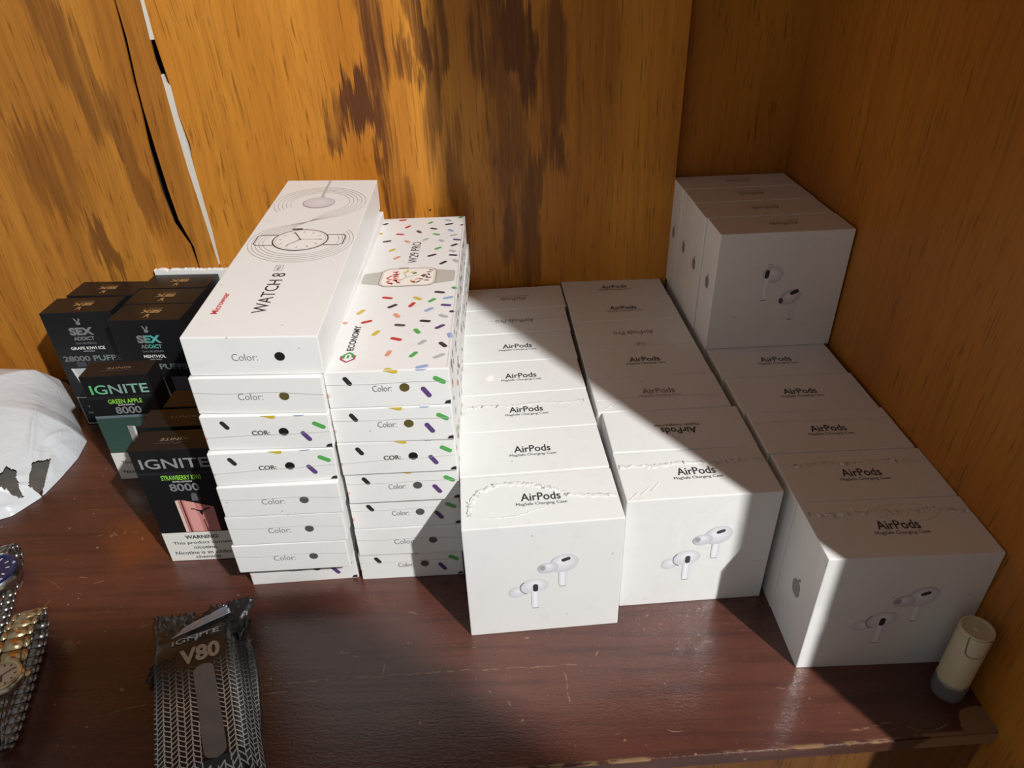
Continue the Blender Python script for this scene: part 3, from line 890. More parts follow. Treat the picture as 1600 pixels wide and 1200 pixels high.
def watch_top(w):
    """line drawing of a round watch and a charging puck with looping rings"""
    p = Print()
    g = (176, 170, 164)
    # figure-eight cable rings around the puck (upper) and the watch (lower)
    for k in range(5):
        d = k * 2.7
        p.k = 0
        p.arc(40.5, 219, 38.0 - d * 1.25, 36.5 - d * 1.15, -35, 215 - k * 3, 0.42, g, 56)
        p.arc(41.5, 139, 38.8 - d * 1.0, 37.0 - d * 1.2, 160 + k, 395 - k * 3, 0.42, g, 56)
        xa = 40.5 + (38.0 - d * 1.25) * math.cos(math.radians(-35)); yb = 219 + (36.5 - d * 1.15) * math.sin(math.radians(-35))
        xc = 41.5 + (38.8 - d) * math.cos(math.radians(160 + k)); yd = 139 + (37.0 - d * 1.2) * math.sin(math.radians(160 + k))
        p.line([(xa, yb), (xa - 9, yb - 9), (xc + 13, yd + 15), (xc + 3, yd + 6), (xc, yd)], 0.42, g)
    # cable and puck
    p.line([(39.2, 275.2), (39.6, 231)], 2.0, (196, 190, 194), col2=(168, 162, 170))
    p.line([(39.6, 236), (39.6, 229)], 3.0, (186, 180, 184))
    p.ell(39.2, 218.8, 13.4, 12.6, 0, (150, 146, 152))
    p.ell(39.2, 219.2, 12.8, 12.0, 0, (222, 217, 221), (206, 200, 206))
    # strap and case
    for sx, x0, x1 in ((-1, 7.0, 22.0), (1, 73.4, 59.0)):
        p.line([(x1, 150.4), (x0 + sx * -2.6, 150.4), (x0, 148.0), (x0, 134.0), (x0 + sx * -2.6, 131.4), (x1, 131.4)], 0.75, (58, 56, 58))
    p.poly([(30, 160.2), (38, 160.6), (38, 163.2), (30, 162.8)], (70, 68, 70))
    p.ell(40.5, 141, 21.0, 19.9, 0, (58, 56, 58))
    p.ell(40.5, 141, 20.0, 18.9, 0, (236, 232, 228))
    p.arc(40.5, 141, 18.6, 17.5, 0, 360, 0.5, (190, 180, 178))
    for k in range(12):
        a = k * math.pi / 6
        p.line([(40.5 + 13.8 * math.cos(a), 141 + 13.0 * math.sin(a)), (40.5 + 16.4 * math.cos(a), 141 + 15.4 * math.sin(a))], 0.6, (120, 116, 118))
    p.line([(40.5, 141), (33.5, 155)], 0.9, (96, 92, 94))
    p.line([(40.5, 141), (32.0, 130)], 0.7, (120, 116, 116))
    p.line([(38, 141), (57, 141.4)], 0.45, (130, 126, 126))
    p.ell(40.5, 141, 1.0, 1.0, 0, (96, 92, 94))
    pic = p
    p = Print()
    # lettering runs away from the viewer
    p.text('WATCH 8', 38.6, 56.5, 56, 9.0, (40, 39, 41), H90, 0.0)
    bx = [(33.4, 88.2), (38.6, 88.2), (38.6, 97.0), (33.4, 97.0)]
    p.line(bx, 0.4, (120, 116, 116), True)
    p.text('PRO', 36.0, 92.6, 6.0, 2.4, (120, 116, 116), H90)
    p.text('Microwear', 11.2, 42, 28, 4.4, (206, 52, 56), H90, 0.012)
    return {'watch_picture': pic, 'lettering': p}


def economy_top():
    p = Print()
    for c, x0, y0, x1, y1 in PILLS:
        p.k = 0
        p.pill(x0, y0, x1, y1, 3.2, PC[c])
    p.poly([(37.6, 0.7), (43.6, 0.7), (40.6, 2.6), (38.4, 2.4)], PC['y'])
    conf = p
    p = Print()
    # strap, case, screen
    p.poly([(3.6, 129.5), (18, 126), (18, 152), (3.0, 147.6), (2.6, 145), (2.6, 132)], (188, 184, 176))
    p.poly([(60, 126), (74.2, 129.4), (75, 132), (75, 147), (74, 149.4), (60, 153)], (188, 184, 176))

    def rr(cx, cy, w, h, r, col):
        pts = []
        for qx, qy, a0 in ((1, 1, 0), (-1, 1, 90), (-1, -1, 180), (1, -1, 270)):
            for i in range(6):
                a = math.radians(a0 + i * 18)
                pts.append((cx + qx * (w / 2 - r) + r * math.cos(a), cy + qy * (h / 2 - r) + r * math.sin(a)))
        p.poly(pts, col)
    p.poly([(29, 155.6), (37, 155.6), (37, 158.2), (29, 158.2)], (150, 140, 130))
    rr(38.4, 139.4, 44.5, 34.5, 8, (150, 138, 132))
    rr(38.4, 139.4, 43.0, 33.0, 7.4, (214, 206, 196))
    rr(38.4, 139.4, 40.0, 30.0, 6.4, (240, 234, 226))
    r = random.Random(11)
    for k in range(46):
        u = r.uniform(-1, 1); v = r.uniform(-1, 1)
        if abs(u) < 0.28 and abs(v) < 0.5:
            continue
        c = 'r' if u < -0.45 else ('n' if u > 0.5 else ('y' if v > 0.35 and u < 0.15 else ('g' if v > 0.2 else 'o')))
        x, y = 38.4 + u * 17, 139.4 + v * 12
        p.k = 8
        a = r.uniform(0, 3.14)
        p.pill(x - 2 * math.cos(a), y - 2 * math.sin(a), x + 2 * math.cos(a), y + 2 * math.sin(a), 1.7, (208, 60, 48) if c == 'r' else PC[c])
    p.line([(31, 130), (37, 139), (34, 148)], 1.6, (206, 200, 192)); p.line([(37, 139), (47, 143)], 1.6, (206, 200, 192))
    pic = p
    p = Print()
    p.text('W29 PRO', 38.6, 190.5, 46, 7.6, (70, 64, 74), H90, 0.0)
    p.text('ECONOMY', 12.4, 43, 34, 4.6, (62, 58, 64), H90, 0.025)
    txt = p
    p = Print()
    p.line([(8.4, 19.5), (8.4, 15.2), (12.6, 11.4), (16.8, 15.2), (16.8, 19.5)], 1.5, (176, 50, 80))
    p.line([(9.6, 16.0), (9.8, 20.5), (12.6, 23.4), (15.4, 20.5), (15.6, 17.0)], 1.7, (70, 150, 80))
    p.line([(12.6, 20.0), (12.6, 16.4)], 1.5, (70, 150, 80))
    return {'confetti_print': conf, 'watch_picture': pic, 'lettering': txt, 'logo': p}


def side_confetti(p, L, h, seed):
    r = random.Random(seed)
    keys = list(PC)
    for k in range(34):
        x, y = r.uniform(5, L - 5), r.uniform(4, h - 4)
        a = r.uniform(0, 3.14)
        p.k = 0
        p.pill(x - 2.6 * math.cos(a), y - 2.6 * math.sin(a), x + 2.6 * math.cos(a), y + 2.6 * math.sin(a), 2.8, PC[r.choice(keys)])


DOTK, DOTO, DOTG = (24, 24, 26), (92, 82, 42), (84, 84, 86)
WW, WL = 0.081, 0.276
wbm = rbox('carton_body', WW, WL, CH - 0.0003, 0.0007, x0=0.0)
CW, CL = 0.078, 0.277
cbm = rbox('carton_body', CW, CL, CH - 0.0003, 0.0007, x0=0.0)


def watch_carton(label, pos, rot, kind, word, dot, group, top=False, film=True, hidden_front=False):
    w, L, me = (CW, CL, cbm) if kind == 'c' else (WW, WL, wbm)
    t = thing('watch_carton', label, 'box', pos, rot, group)
    link('carton_body', me, t, [M['carton']])
    p = Print()
    h = CH * 1000
    if kind == 'p':
        plain_front(p, w * 1000, h, dot, film)
    else:
        confetti_front(p, w * 1000, h, word, dot)
    link('front_print', p.mesh('front_print', (0, 0, 0), (1, 0, 0), (0, 0, 1)), t, [M['ink']])
    if top:
        p = watch_top(w * 1000) if kind == 'p' else economy_top()
        for nm, pp in p.items():
            o_ = link(nm, pp.mesh(nm, (0, 0, CH - 0.0003), (1, 0, 0), (0, 1, 0), step=0.000012), t, [M['ink']])
            if nm == 'confetti_print':
                o_['kind'] = 'stuff'
    if kind != 'p':
        p = Print(); side_confetti(p, L * 1000, h, len(label))
        o_ = link('side_print', p.mesh('side_print', (w, 0, 0), (0, 1, 0), (0, 0, 1)), t, [M['ink']])
        o_['kind'] = 'stuff'
    return t


R = math.radians
# confetti stack: from the top down (x left, y front left, yaw)
CS = [(-0.0995, 0.0300, 0.7), (-0.0998, 0.0298, 0.3), (-0.1000, 0.0296, 1.6), (-0.1001, 0.0315, 1.7), (-0.1015, 0.0340, 2.2), (-0.1020, 0.0344, 1.6), (-0.1038, 0.0360, 2.0)]
CD = [('c', 'Color:', DOTO), ('c', 'Color:', DOTO), ('c', 'COR:', DOTK), ('c', 'Color:', DOTG), ('c', 'Color:', DOTG), ('p', '', DOTG), ('c', 'Color:', DOTG)]
LC = ['topmost confetti-print watch box of its stack, a square smartwatch pictured on the lid',
      'second box from the top in the shorter stack, confetti front with an olive colour dot',
      'third box from the top in the shorter stack, confetti front with a black dot',
      'fourth box from the top in the shorter stack, confetti front with a grey dot',
      'fifth box from the top in the shorter stack, confetti front cut by the shadow',
      'sixth box in the shorter stack, the only plain white front in it',
      'bottom box of the shorter stack, confetti front mostly in shadow']
for i, (x, y, a) in enumerate(CS):
    k, wd, dt = CD[i]
    n = len(CS) - 1 - i
    t = watch_carton(LC[i], (x, y, n * CH), (0, 0, R(a)), k, wd, dt, 'boxes in the shorter watch-box stack', top=(i == 0))
    if i in (0, 1):
        s_ = link('wrap_seam', film_ribbon('wrap_seam', [(0.0005, 0.001), (0.0008, 0.10), (0.0004, 0.20), (0.0006, 0.27)], 0.0012, 0.0004, 90 + i), t, [M['film']])
        s_.location = (CW - 0.0015, 0, CH - 0.0003)

# plain stack, from the top down; the boxes lean back a little more each layer
PS = [(-0.1787, 0.0262, 1.2), (-0.1812, 0.0255, 0.2), (-0.1816, 0.0238, 1.0), (-0.1830, 0.0210, 3.4), (-0.1838, 0.0200, 2.2), (-0.1856, 0.0208, 2.1), (-0.1877, 0.0208, 2.4), (-0.1882, 0.0337, 3.2)]
PD = [('p', '', DOTK), ('p', '', DOTO), ('q', 'COR:', DOTK), ('q', 'COR:', DOTK), ('p', '', DOTG), ('p', '', DOTG), ('p', '', DOTG), ('q', 'Color:', DOTG)]
LP = ['topmost white box of the taller stack, a round watch drawn on its lid',
      'second box from the top in the taller stack, white front with an olive dot',
      'third box from the top in the taller stack, upper of its two confetti fronts',
      'fourth box down in the taller stack, lower of its two full confetti fronts',
      'fifth box down in the taller stack, white front just below the confetti fronts',
      'sixth box from the top in the taller stack, plain white front',
      'seventh box from the top in the taller stack, jutting out over the bottom one',
      'bottom box of the taller stack, set back under the others']
zf = 0.0
nP = len(PS)
for i in range(nP - 1, -1, -1):
    x, y, a = PS[i]
    k, wd, dt = PD[i]
    n = nP - 1 - i
    pit = R(0.33) * n
    rol = R(0.26) * n
    t = watch_carton(LP[i], (x, y, n * CH + WW * math.sin(rol)), (0, 0, 0), k, wd, dt, 'boxes in the taller watch-box stack', top=(i == 0), film=(i != 0))
    t.rotation_mode = 'XYZ'
    t.rotation_euler = (Matrix.Rotation(R(a), 3, 'Z') @ Matrix.Rotation(pit, 3, 'X') @ Matrix.Rotation(rol, 3, 'Y')).to_euler()

# ------------------------------------------------------------------ black boxes
def horns(p, cx, cy, s, col):
    for g in (-1, 1):
        p.line([(cx + g * 0.15 * s, cy), (cx + g * 0.7 * s, cy + 0.1 * s), (cx + g * 1.1 * s, cy + 0.45 * s), (cx + g * 1.7 * s, cy + 0.5 * s)], 0.26 * s, col)
    p.poly([(cx - 0.35 * s, cy + 0.1 * s), (cx - 0.3 * s, cy - 0.5 * s), (cx, cy - 1.2 * s), (cx + 0.3 * s, cy - 0.5 * s), (cx + 0.35 * s, cy + 0.1 * s)], col)


IW, ID, IH = 0.0575, 0.0240, 0.112
ibody = rbox('carton_body', IW, ID, IH, 0.0005, x0=0.0)
FOILG = (118, 118, 120)


def ignite_top():
    p = Print()
    p.text('IGNITE', 29, 12.5, 20, 3.2, (150, 130, 104), math.pi, 0.0)
    p.line([(16, 7.4), (22, 8.4), (27, 6.8), (29, 9.6), (31, 6.8), (36, 8.4), (42, 7.4)], 0.6, (84, 76, 68))
    return p.mesh('top_print', (0, 0, IH), (1, 0, 0), (0, 1, 0))


IT = ignite_top()


def warn(p, w, h0, h1):
    p.poly([(0.3, h0), (w - 0.3, h0), (w - 0.3, h1), (0.3, h1)], (228, 227, 220))
    dk = (40, 40, 44)
    H = h1 - h0
    p.text('WARNING:', w * 0.53, h1 - H * 0.17, w * 0.46, H * 0.13, dk, 0, 0.03)
    p.text('This product contains', w * 0.53, h1 - H * 0.38, w * 0.84, H * 0.13, dk, 0, 0.012)
    p.text('nicotine.', w * 0.53, h1 - H * 0.54, w * 0.32, H * 0.11, dk, 0, 0.012)
    p.text('Nicotine is an addictive', w * 0.53, h1 - H * 0.72, w * 0.88, H * 0.12, dk, 0, 0.012)
    p.text('chemical.', w * 0.53, h1 - H * 0.88, w * 0.36, H * 0.11, dk, 0, 0.012)


def ignite_box(label, x, y, yaw, flavour=None, style='pink', group='black boxes with a white warning panel'):
    t = thing('vape_carton', label, 'box', (x, y, 0), (0, 0, R(yaw)), group)
    link('carton_body', ibody, t, [M['black_card']])
    link('top_print', IT, t, [M['ink']])
    if flavour:
        w = IW * 1000
        p = Print()
        if style == 'green':
            p.text('IGNITE', 30.0, 98.5, 49, 9.4, FOILG, 0, 0.012, grad=[(86, 200, 120), (120, 176, 150), (140, 160, 156), (128, 176, 150), (146, 190, 176)])
        else:
            p.text('IGNITE', 30.0, 99.5, 50, 9.2, (146, 146, 148), 0, 0.012)
        p.poly([(0.3, 91.8), (w - 0.3, 91.8), (w - 0.3, 89.0), (0.3, 89.0)], (34, 35, 39))
        p.text(flavour, 31.0, 86.0, 29, 4.6, (150, 222, 74), 0, 0.012)
        p.text('RETRO EDITION' if style == 'pink' else 'BLACK EDITION', 31.0, 82.2, 14, 1.5, (230, 230, 226), 0, 0.01)
        p.text('8000', 31.0, 76.6, 22, 7.4, (128, 130, 136), 0, 0.022)
        if style == 'pink':
            p.poly([(33, 63), (38, 63), (38, 70), (36, 71), (34, 70)], (96, 96, 100))
            p.poly([(20, 31.4), (47, 31.4), (47.5, 56.5), (24, 64.5), (20, 63.5)], (198, 128, 124))
            p.poly([(20, 31.4), (22.2, 31.4), (22.2, 64.2), (20, 63.5)], (226, 202, 192))
            p.poly([(24.0, 31.4), (25.0, 31.4), (25.0, 64.2), (24.0, 64.5)], (70, 44, 44))
            p.poly([(26.4, 31.4), (34, 31.4), (34, 61.4), (26.4, 63.8)], (222, 160, 152))
            horns(p, 37, 53, 4.2, (30, 22, 24))
            p.line([(37, 44), (37, 32)], 0.8, (60, 36, 38))
        else:
            p.poly([(0.3, 31), (w - 0.3, 31), (w - 0.3, 70.5), (0.3, 70.5)], (62, 88, 80))
            p.poly([(0.3, 69.0), (w - 0.3, 69.0), (w - 0.3, 71.5), (0.3, 71.5)], (104, 116, 124))
            for k in range(26):
                yy = 33 + k * 1.4
                p.line([(0.5, yy), (w - 0.5, yy)], 0.35, (48, 70, 64))
            p.poly([(24, 31), (28.6, 31), (29.4, 60), (24.6, 60.5)], (146, 148, 148))
            p.poly([(28.6, 31), (30.2, 31), (31.4, 59.5), (29.4, 60)], (214, 216, 214))
            p.poly([(30.2, 31), (52, 31), (52, 56), (31.4, 59.5)], (34, 36, 38))
        warn(p, w, 0.5, 31.0)
        link('front_print', p.mesh('front_print', (0, 0, 0), (1, 0, 0), (0, 0, 1)), t, [M['ink']])
    return t


ignite_box('black box with a pink device and full warning panel, left of the taller white stack', -0.2617, 0.0610, 1.6, 'STRAWBERRY KIWI', 'pink')
ignite_box('black box directly behind the one with the pink device', -0.2665, 0.0895, 1.6)
ignite_box('second black box behind the one with the pink device, mostly hidden by the white stack', -0.2590, 0.1165, 1.0)
ignite_box('black box with green lettering and a green lower half', -0.3518, 0.1660, 2.6, 'GREEN APPLE', 'green')

SXW, SXD, SXH = 0.0675, 0.0330, 0.129
sxbody = rbox('carton_body', SXW, SXD, SXH, 0.0005, x0=0.0)


def rabbit(p, cx, cy, s, col):
    p.ell(cx, cy, 1.6 * s, 1.4 * s, 0, col)
    p.ell(cx - 1.3 * s, cy + 2.6 * s, 0.55 * s, 1.9 * s, 0.45, col)
    p.ell(cx + 1.1 * s, cy + 2.6 * s, 0.55 * s, 1.7 * s, -0.35, col)
    p.poly([(cx + 1.4 * s, cy + 3.6 * s), (cx + 2.6 * s, cy + 2.6 * s), (cx + 1.5 * s, cy + 2.6 * s)], col)


def sx_top():
    p = Print()
    g = (164, 128, 84)
    p.text('ADDICT', 33.5, 22.6, 19, 3.8, (112, 88, 58), math.pi, 0.03)
    p.text('SEX', 33.5, 17.0, 19, 6.4, g, math.pi, 0.06)
    rabbit(p, 33.5, 9.6, -1.25, g)
    return p.mesh('top_print', (0, 0, SXH), (1, 0, 0), (0, 1, 0))


SXT = sx_top()


def sx_box(label, x, y, yaw, flavour=None, pale=False):
    t = thing('vape_carton', label, 'box', (x, y, 0), (0, 0, R(yaw)), 'tall black boxes with gold top print')
    link('carton_body', sxbody, t, [M['black_card']])
    link('top_print', SXT, t, [M['ink']])
    if flavour:
        p = Print()
        c = (126, 128, 130)
        holo = [(126, 128, 130), (126, 130, 132), (70, 170, 150), (90, 190, 180), (120, 130, 140)]
        rabbit(p, 33, 117.5, 1.3, c)
        p.text('SEX', 33, 109.0, 23, 8.4, c, 0, 0.05, grad=holo if pale else None)
        p.text('ADDICT', 33, 101.2, 20, 4.2, c, 0, 0.035, grad=holo if pale else None)
        p.text('DAN BILZERIAN', 33, 96.0, 20, 2.2, (104, 104, 108), 0, 0.03)
        p.text(flavour, 33, 90.6, 33 if len(flavour) > 8 else 21, 3.4, (232, 232, 230), 0, 0.022)
        p.text('DISPOSABLE', 33, 87.2, 11, 1.2, (190, 190, 190), 0, 0.02)
        p.text('28000 PUFFS', 33, 79.2, 56, 6.2, (120, 121, 124), 0, 0.025, grad=[(116, 118, 122), (120, 121, 124), (120, 121, 124), (116, 134, 130), (120, 121, 124)])
        p.poly([(16, 70), (25, 70), (25, 75.5), (16, 75.5)], (66, 67, 72))
        p.poly([(8, 68), (34, 68), (37, 36), (14, 36)], (188, 190, 192))
        p.poly([(8, 68), (11, 68), (17, 36), (14, 36)], (216, 218, 218))
        rabbit(p, 22, 53, 1.5, (40, 41, 46))
        p.line([(17, 50), (30, 47)], 1.4, (60, 60, 64))
        p.poly([(42, 68), (58, 68), (58, 36), (42, 36)], (104, 106, 110))
        p.line([(2, 2), (65.5, 2), (65.5, 34), (2, 34)], 1.0, (206, 208, 206), True)
        p.text('WARNING:', 34, 29, 26, 3.6, (214, 214, 212), 0, 0.03)
        p.text('This product contains', 34, 22, 52, 3.4, (190, 190, 190), 0, 0.012)
        p.text('nicotine. Nicotine is an', 34, 15.5, 54, 3.2, (190, 190, 190), 0, 0.012)
        p.text('addictive chemical.', 34, 9, 44, 3.2, (190, 190, 190), 0, 0.012)
        link('front_print', p.mesh('front_print', (0, 0, 0), (1, 0, 0), (0, 0, 1)), t, [M['ink']])
    return t


sx_box('tall black box beside the white mailing bag, lettered for grape and kiwi', -0.4295, 0.2560, 0.8, 'GRAPE KIWI ICE')
sx_box('tall black box behind the grape one, nearest the wood panel at far left', -0.4240, 0.2945, -2.5)
sx_box('tall black box lettered MENTHOL, front of its row of three', -0.3555, 0.2370, -1.4, 'MENTHOL', True)
sx_box('tall black box in the middle of the menthol row', -0.3560, 0.2715, -1.6)
sx_box('rearmost tall black box of the menthol row, white foam behind it', -0.3560, 0.3065, -1.6)

# torn white sheet standing behind the rear box of that row
bm = bmesh.new()
N = 40
x0, x1 = -0.3545, -0.2750
fr, bk = [], []
for i in range(N + 1):
    x = x0 + (x1 - x0) * i / N
    zt = 0.1345 + 0.0022 * noise.noise(Vector((x * 160, 0, 1))) + 0.0012 * noise.noise(Vector((x * 600, 3, 1))) - 0.002 * i / N
    fr.append((x, zt)); bk.append(zt + 0.0006 * noise.noise(Vector((x * 300, 5, 2))))
rows = []
for i, (x, zt) in enumerate(fr):
    rows.append([bm.verts.new((x, 0.3402, 0.0)), bm.verts.new((x, 0.3402, zt - 0.0008)), bm.verts.new((x, 0.3412, zt)), bm.verts.new((x, 0.3446, bk[i])), bm.verts.new((x, 0.3454, bk[i] - 0.0012)),
                 bm.verts.new((x, 0.3454, 0.0))])
for a, b in zip(rows, rows[1:]):
    for k in range(6):
        bm.faces.new((a[k], b[k], b[(k + 1) % 6], a[(k + 1) % 6]))
bm.faces.new(rows[0][::-1]); bm.faces.new(rows[-1])
bmesh.ops.recalc_face_normals(bm, faces=bm.faces)
M['foam'] = simple('white_foam', (0.80, 0.79, 0.76), 0.9, bump=(700, 0.5, 0.0006))
o = link('foam_sheet', bm_mesh(bm, 'foam_sheet'), None, [M['foam']])
o['label'] = 'white foam sheet with a ragged top edge behind the tall black boxes'
o['category'] = 'foam sheet'

# ------------------------------------------------------------------ white mailing bag
def in_poly(x, y, pl):
    c = False
    for i in range(len(pl)):
        a, b = pl[i], pl[i - 1]
        if (a[1] > y) != (b[1] > y) and x < (b[0] - a[0]) * (y - a[1]) / (b[1] - a[1]) + a[0]:
            c = not c
    return c


bag_out = [(-0.4100, 0.1990), (-0.4110, 0.1700), (-0.4140, 0.1430), (-0.4270, 0.1190), (-0.4500, 0.1080), (-0.5000, 0.0980), (-0.5600, 0.1050), (-0.6200, 0.1300), (-0.6600, 0.1800),
           (-0.6700, 0.2400), (-0.6500, 0.2950), (-0.5900, 0.3200), (-0.5200, 0.3220), (-0.4640, 0.3120), (-0.4480, 0.2750), (-0.4300, 0.2440), (-0.4150, 0.2260)]
bc = Vector((-0.535, 0.215))


def bag_radius(a):
    best = 0.1
    d = Vector((math.cos(a), math.sin(a)))
    for i in range(len(bag_out)):
        p0, p1 = Vector(bag_out[i - 1]) - bc, Vector(bag_out[i]) - bc
        e = p1 - p0
        den = d.x * e.y - d.y * e.x
        if abs(den) < 1e-9:
            continue
        t = (p0.x * e.y - p0.y * e.x) / den
        s = (p0.x * d.y - p0.y * d.x) / den
        if t > 0 and -1e-6 <= s <= 1 + 1e-6:
            best = t
    return best


holes = [[(-0.4123, 0.1486), (-0.4175, 0.1699), (-0.4087, 0.1829), (-0.4058, 0.1647), (-0.4025, 0.1455)],
         [(-0.470, 0.149), (-0.4395, 0.1463), (-0.4374, 0.1561), (-0.4297, 0.1548), (-0.4163, 0.1323), (-0.4237, 0.1335), (-0.4329, 0.1356), (-0.465, 0.1340)]]
holes[0] = [(x - 0.012, y - 0.002) for x, y in holes[0]]
holes[1] = [(x - 0.008, y + 0.002) for x, y in holes[1]]


CREASE = [((-0.452, 0.232), (-0.428, 0.160), 0.0045, 0.0035), ((-0.420, 0.228), (-0.432, 0.190), 0.0040, 0.0032), ((-0.432, 0.190), (-0.426, 0.168), 0.0035, 0.0030),
          ((-0.412, 0.226), (-0.424, 0.186), 0.0040, 0.0030), ((-0.424, 0.186), (-0.412, 0.160), 0.0040, 0.0030), ((-0.500, 0.160), (-0.430, 0.128), 0.0050, 0.0040),
          ((-0.470, 0.118), (-0.420, 0.150), 0.0050, 0.0030), ((-0.445, 0.115), (-0.414, 0.136), 0.0040, 0.0025), ((-0.52, 0.29), (-0.455, 0.285), 0.0030, 0.0060),
          ((-0.455, 0.285), (-0.430, 0.250), 0.0040, 0.0050), ((-0.50, 0.24), (-0.475, 0.150), 0.0030, 0.0040), ((-0.56, 0.25), (-0.52, 0.13), 0.004, 0.005), ((-0.60, 0.15), (-0.50, 0.13), 0.004, 0.004)]


def bag_h(x, y, r):
    top = 0.030 + 0.040 * max(0, min(1, (y - 0.13) / 0.15))
    h = top * (1 - r ** 3.2) ** 0.8
    k = min(1, (1 - r) * 9)
    c = 0.0
    q = Vector((x, y))
    for a, b, amp, wd in CREASE:
        a, b = Vector(a), Vector(b)
        e = b - a
        f = max(0.0, min(1.0, (q - a).dot(e) / e.length_squared))
        d = (q - (a + e * f)).length
        c = max(c, amp * math.exp(-d / wd) * (0.35 + 0.65 * math.sin(math.pi * min(0.95, max(0.05, f)))))
    n1 = noise.noise(Vector((x * 15, y * 15, 0.3)))
    n2 = 1 - abs(noise.noise(Vector((x * 40 - y * 25, y * 30 + x * 20, 8.7)))) * 2.2
    front = max(0, min(1, (0.19 - y) / 0.05))
    h += k * (0.0030 * n1 + c + 0.0022 * front * max(0, n2) ** 2)
    return max(0.0004, h)


bm = bmesh.new()
NA, NR = 360, 110
cv = bm.verts.new((bc.x, bc.y, bag_h(bc.x, bc.y, 0)))
prev = None
grid = []
rads = [bag_radius(2 * math.pi * i / NA) for i in range(NA)]
for j in range(1, NR + 1):
    f = (j / NR) ** 0.85
    row = []
    for i in range(NA):
        a = 2 * math.pi * i / NA
        rr_ = rads[i] * f
        x, y = bc.x + rr_ * math.cos(a), bc.y + rr_ * math.sin(a)
        row.append(bm.verts.new((x, y, bag_h(x, y, f))))
    grid.append(row)
for i in range(NA):
    bm.faces.new((cv, grid[0][i], grid[0][(i + 1) % NA]))
for a, b in zip(grid, grid[1:]):
    for i in range(NA):
        f = bm.faces.new((a[i], b[i], b[(i + 1) % NA], a[(i + 1) % NA]))
def near_edge(x, y, pl):
    best = (9, None)
    q_ = Vector((x, y))
    for i in range(len(pl)):
        a, b = Vector(pl[i - 1]), Vector(pl[i])
        e = b - a
        c_ = a + e * max(0.0, min(1.0, (q_ - a).dot(e) / e.length_squared))
        d = (q_ - c_).length
        if d < best[0]:
            best = (d, c_)
    return best


def rag(pl, amp, seed):
    out = []
    for i in range(len(pl)):
        a, b = Vector(pl[i - 1]), Vector(pl[i])
        for k in range(6):
            q_ = a + (b - a) * k / 6
            out.append((q_.x + amp * noise.noise(Vector((q_.x * 400, q_.y * 400, seed))), q_.y + amp * noise.noise(Vector((q_.x * 400, q_.y * 400, seed + 3)))))
    return out


holes = [rag(holes[0], 0.0006, 1), rag(holes[1], 0.0022, 2)]
for v in bm.verts:
    for h in holes:
        d, c_ = near_edge(v.co.x, v.co.y, h) if (Vector((v.co.x, v.co.y)) - Vector(h[0])).length < 0.06 else (9, None)
        if d < 0.0010:
            v.co.x, v.co.y = c_.x, c_.y
kill = [f for f in bm.faces if any(in_poly(f.calc_center_median().x, f.calc_center_median().y, h) for h in holes)]
bmesh.ops.delete(bm, geom=kill, context='FACES')
bmesh.ops.recalc_face_normals(bm, faces=bm.faces)
bag = thing('mailing_bag', 'crumpled white plastic mailing bag with torn holes at far left', 'bag')
t = NT('white_polythene')
t.val(t.b, **{'Base Color': (0.66, 0.69, 0.72, 1), 'Roughness': 0.28, 'Coat Weight': 0.4, 'Coat Roughness': 0.12})
t.l(t.bump(t.noise(t.coords(), 60, 4, 0.6, 1.0), 0.35, 0.003), t.b.inputs['Normal'])
M['poly'] = t.m
M['bag_in'] = simple('dark_bag_lining', (0.10, 0.09, 0.08), 0.55, bump=(80, 0.5, 0.003))
link('bag_skin', bm_mesh(bm, 'bag_skin', True), bag, [M['poly']])
bm = bmesh.new()
gx = []
for i in range(25):
    row = []
    for j in range(17):
        x, y = -0.480 + 0.085 * i / 24, 0.122 + 0.075 * j / 16
        d = Vector((x, y)) - bc
        f = min(1, d.length / bag_radius(math.atan2(d.y, d.x)))
        row.append(bm.verts.new((x, y, max(0.0002, bag_h(x, y, min(1, f + 0.03)) * 0.80 - 0.004))))
    gx.append(row)
for a, b in zip(gx, gx[1:]):
    for j in range(16):
        c_ = (a[j].co + b[j + 1].co) / 2
        d = Vector((c_.x, c_.y)) - bc
        if d.length < bag_radius(math.atan2(d.y, d.x)) * 0.96:
            bm.faces.new((a[j], b[j], b[j + 1], a[j + 1]))
link('bag_lining', bm_mesh(bm, 'bag_lining', True), bag, [M['bag_in']])

# ------------------------------------------------------------------ black foil pouch
PO = Vector((-0.2334, -0.0300, 0.0))
px = Vector((0.916, 0.402, 0)).normalized()
pdn = Vector((0.402, -0.916, 0)).normalized()
PLEN = 0.116


def pouch_sec(s):
    """half closed section (t, z), from bottom left over the top to bottom right, at distance s from the top crimp"""
    k = max(0.0, min(1.0, s / 0.020))
    k = k * k * (3 - 2 * k)
    e = max(0.0, min(1.0, (PLEN - s) / 0.010))
    e = e ** 0.5
    hz = (0.0185 + 0.0042 * k) * (0.35 + 0.65 * e)
    wd = 0.0578 + 0.003 * math.sin(s * 40)
    raw = [(0.0012, 0.0003), (0.0000, 0.35 * hz), (0.0004, 0.80 * hz), (0.0022, 0.95 * hz), (0.006, hz), (0.018, hz * 1.01), (0.032, hz * 1.01), (0.044, hz * 0.99), (0.0485, 0.96 * hz),
           (0.0515, 0.80 * hz), (0.0545, 0.52 * hz), (0.0570, 0.28 * hz), (wd, 0.12 * hz), (wd - 0.0015, 0.0003)]
    return raw


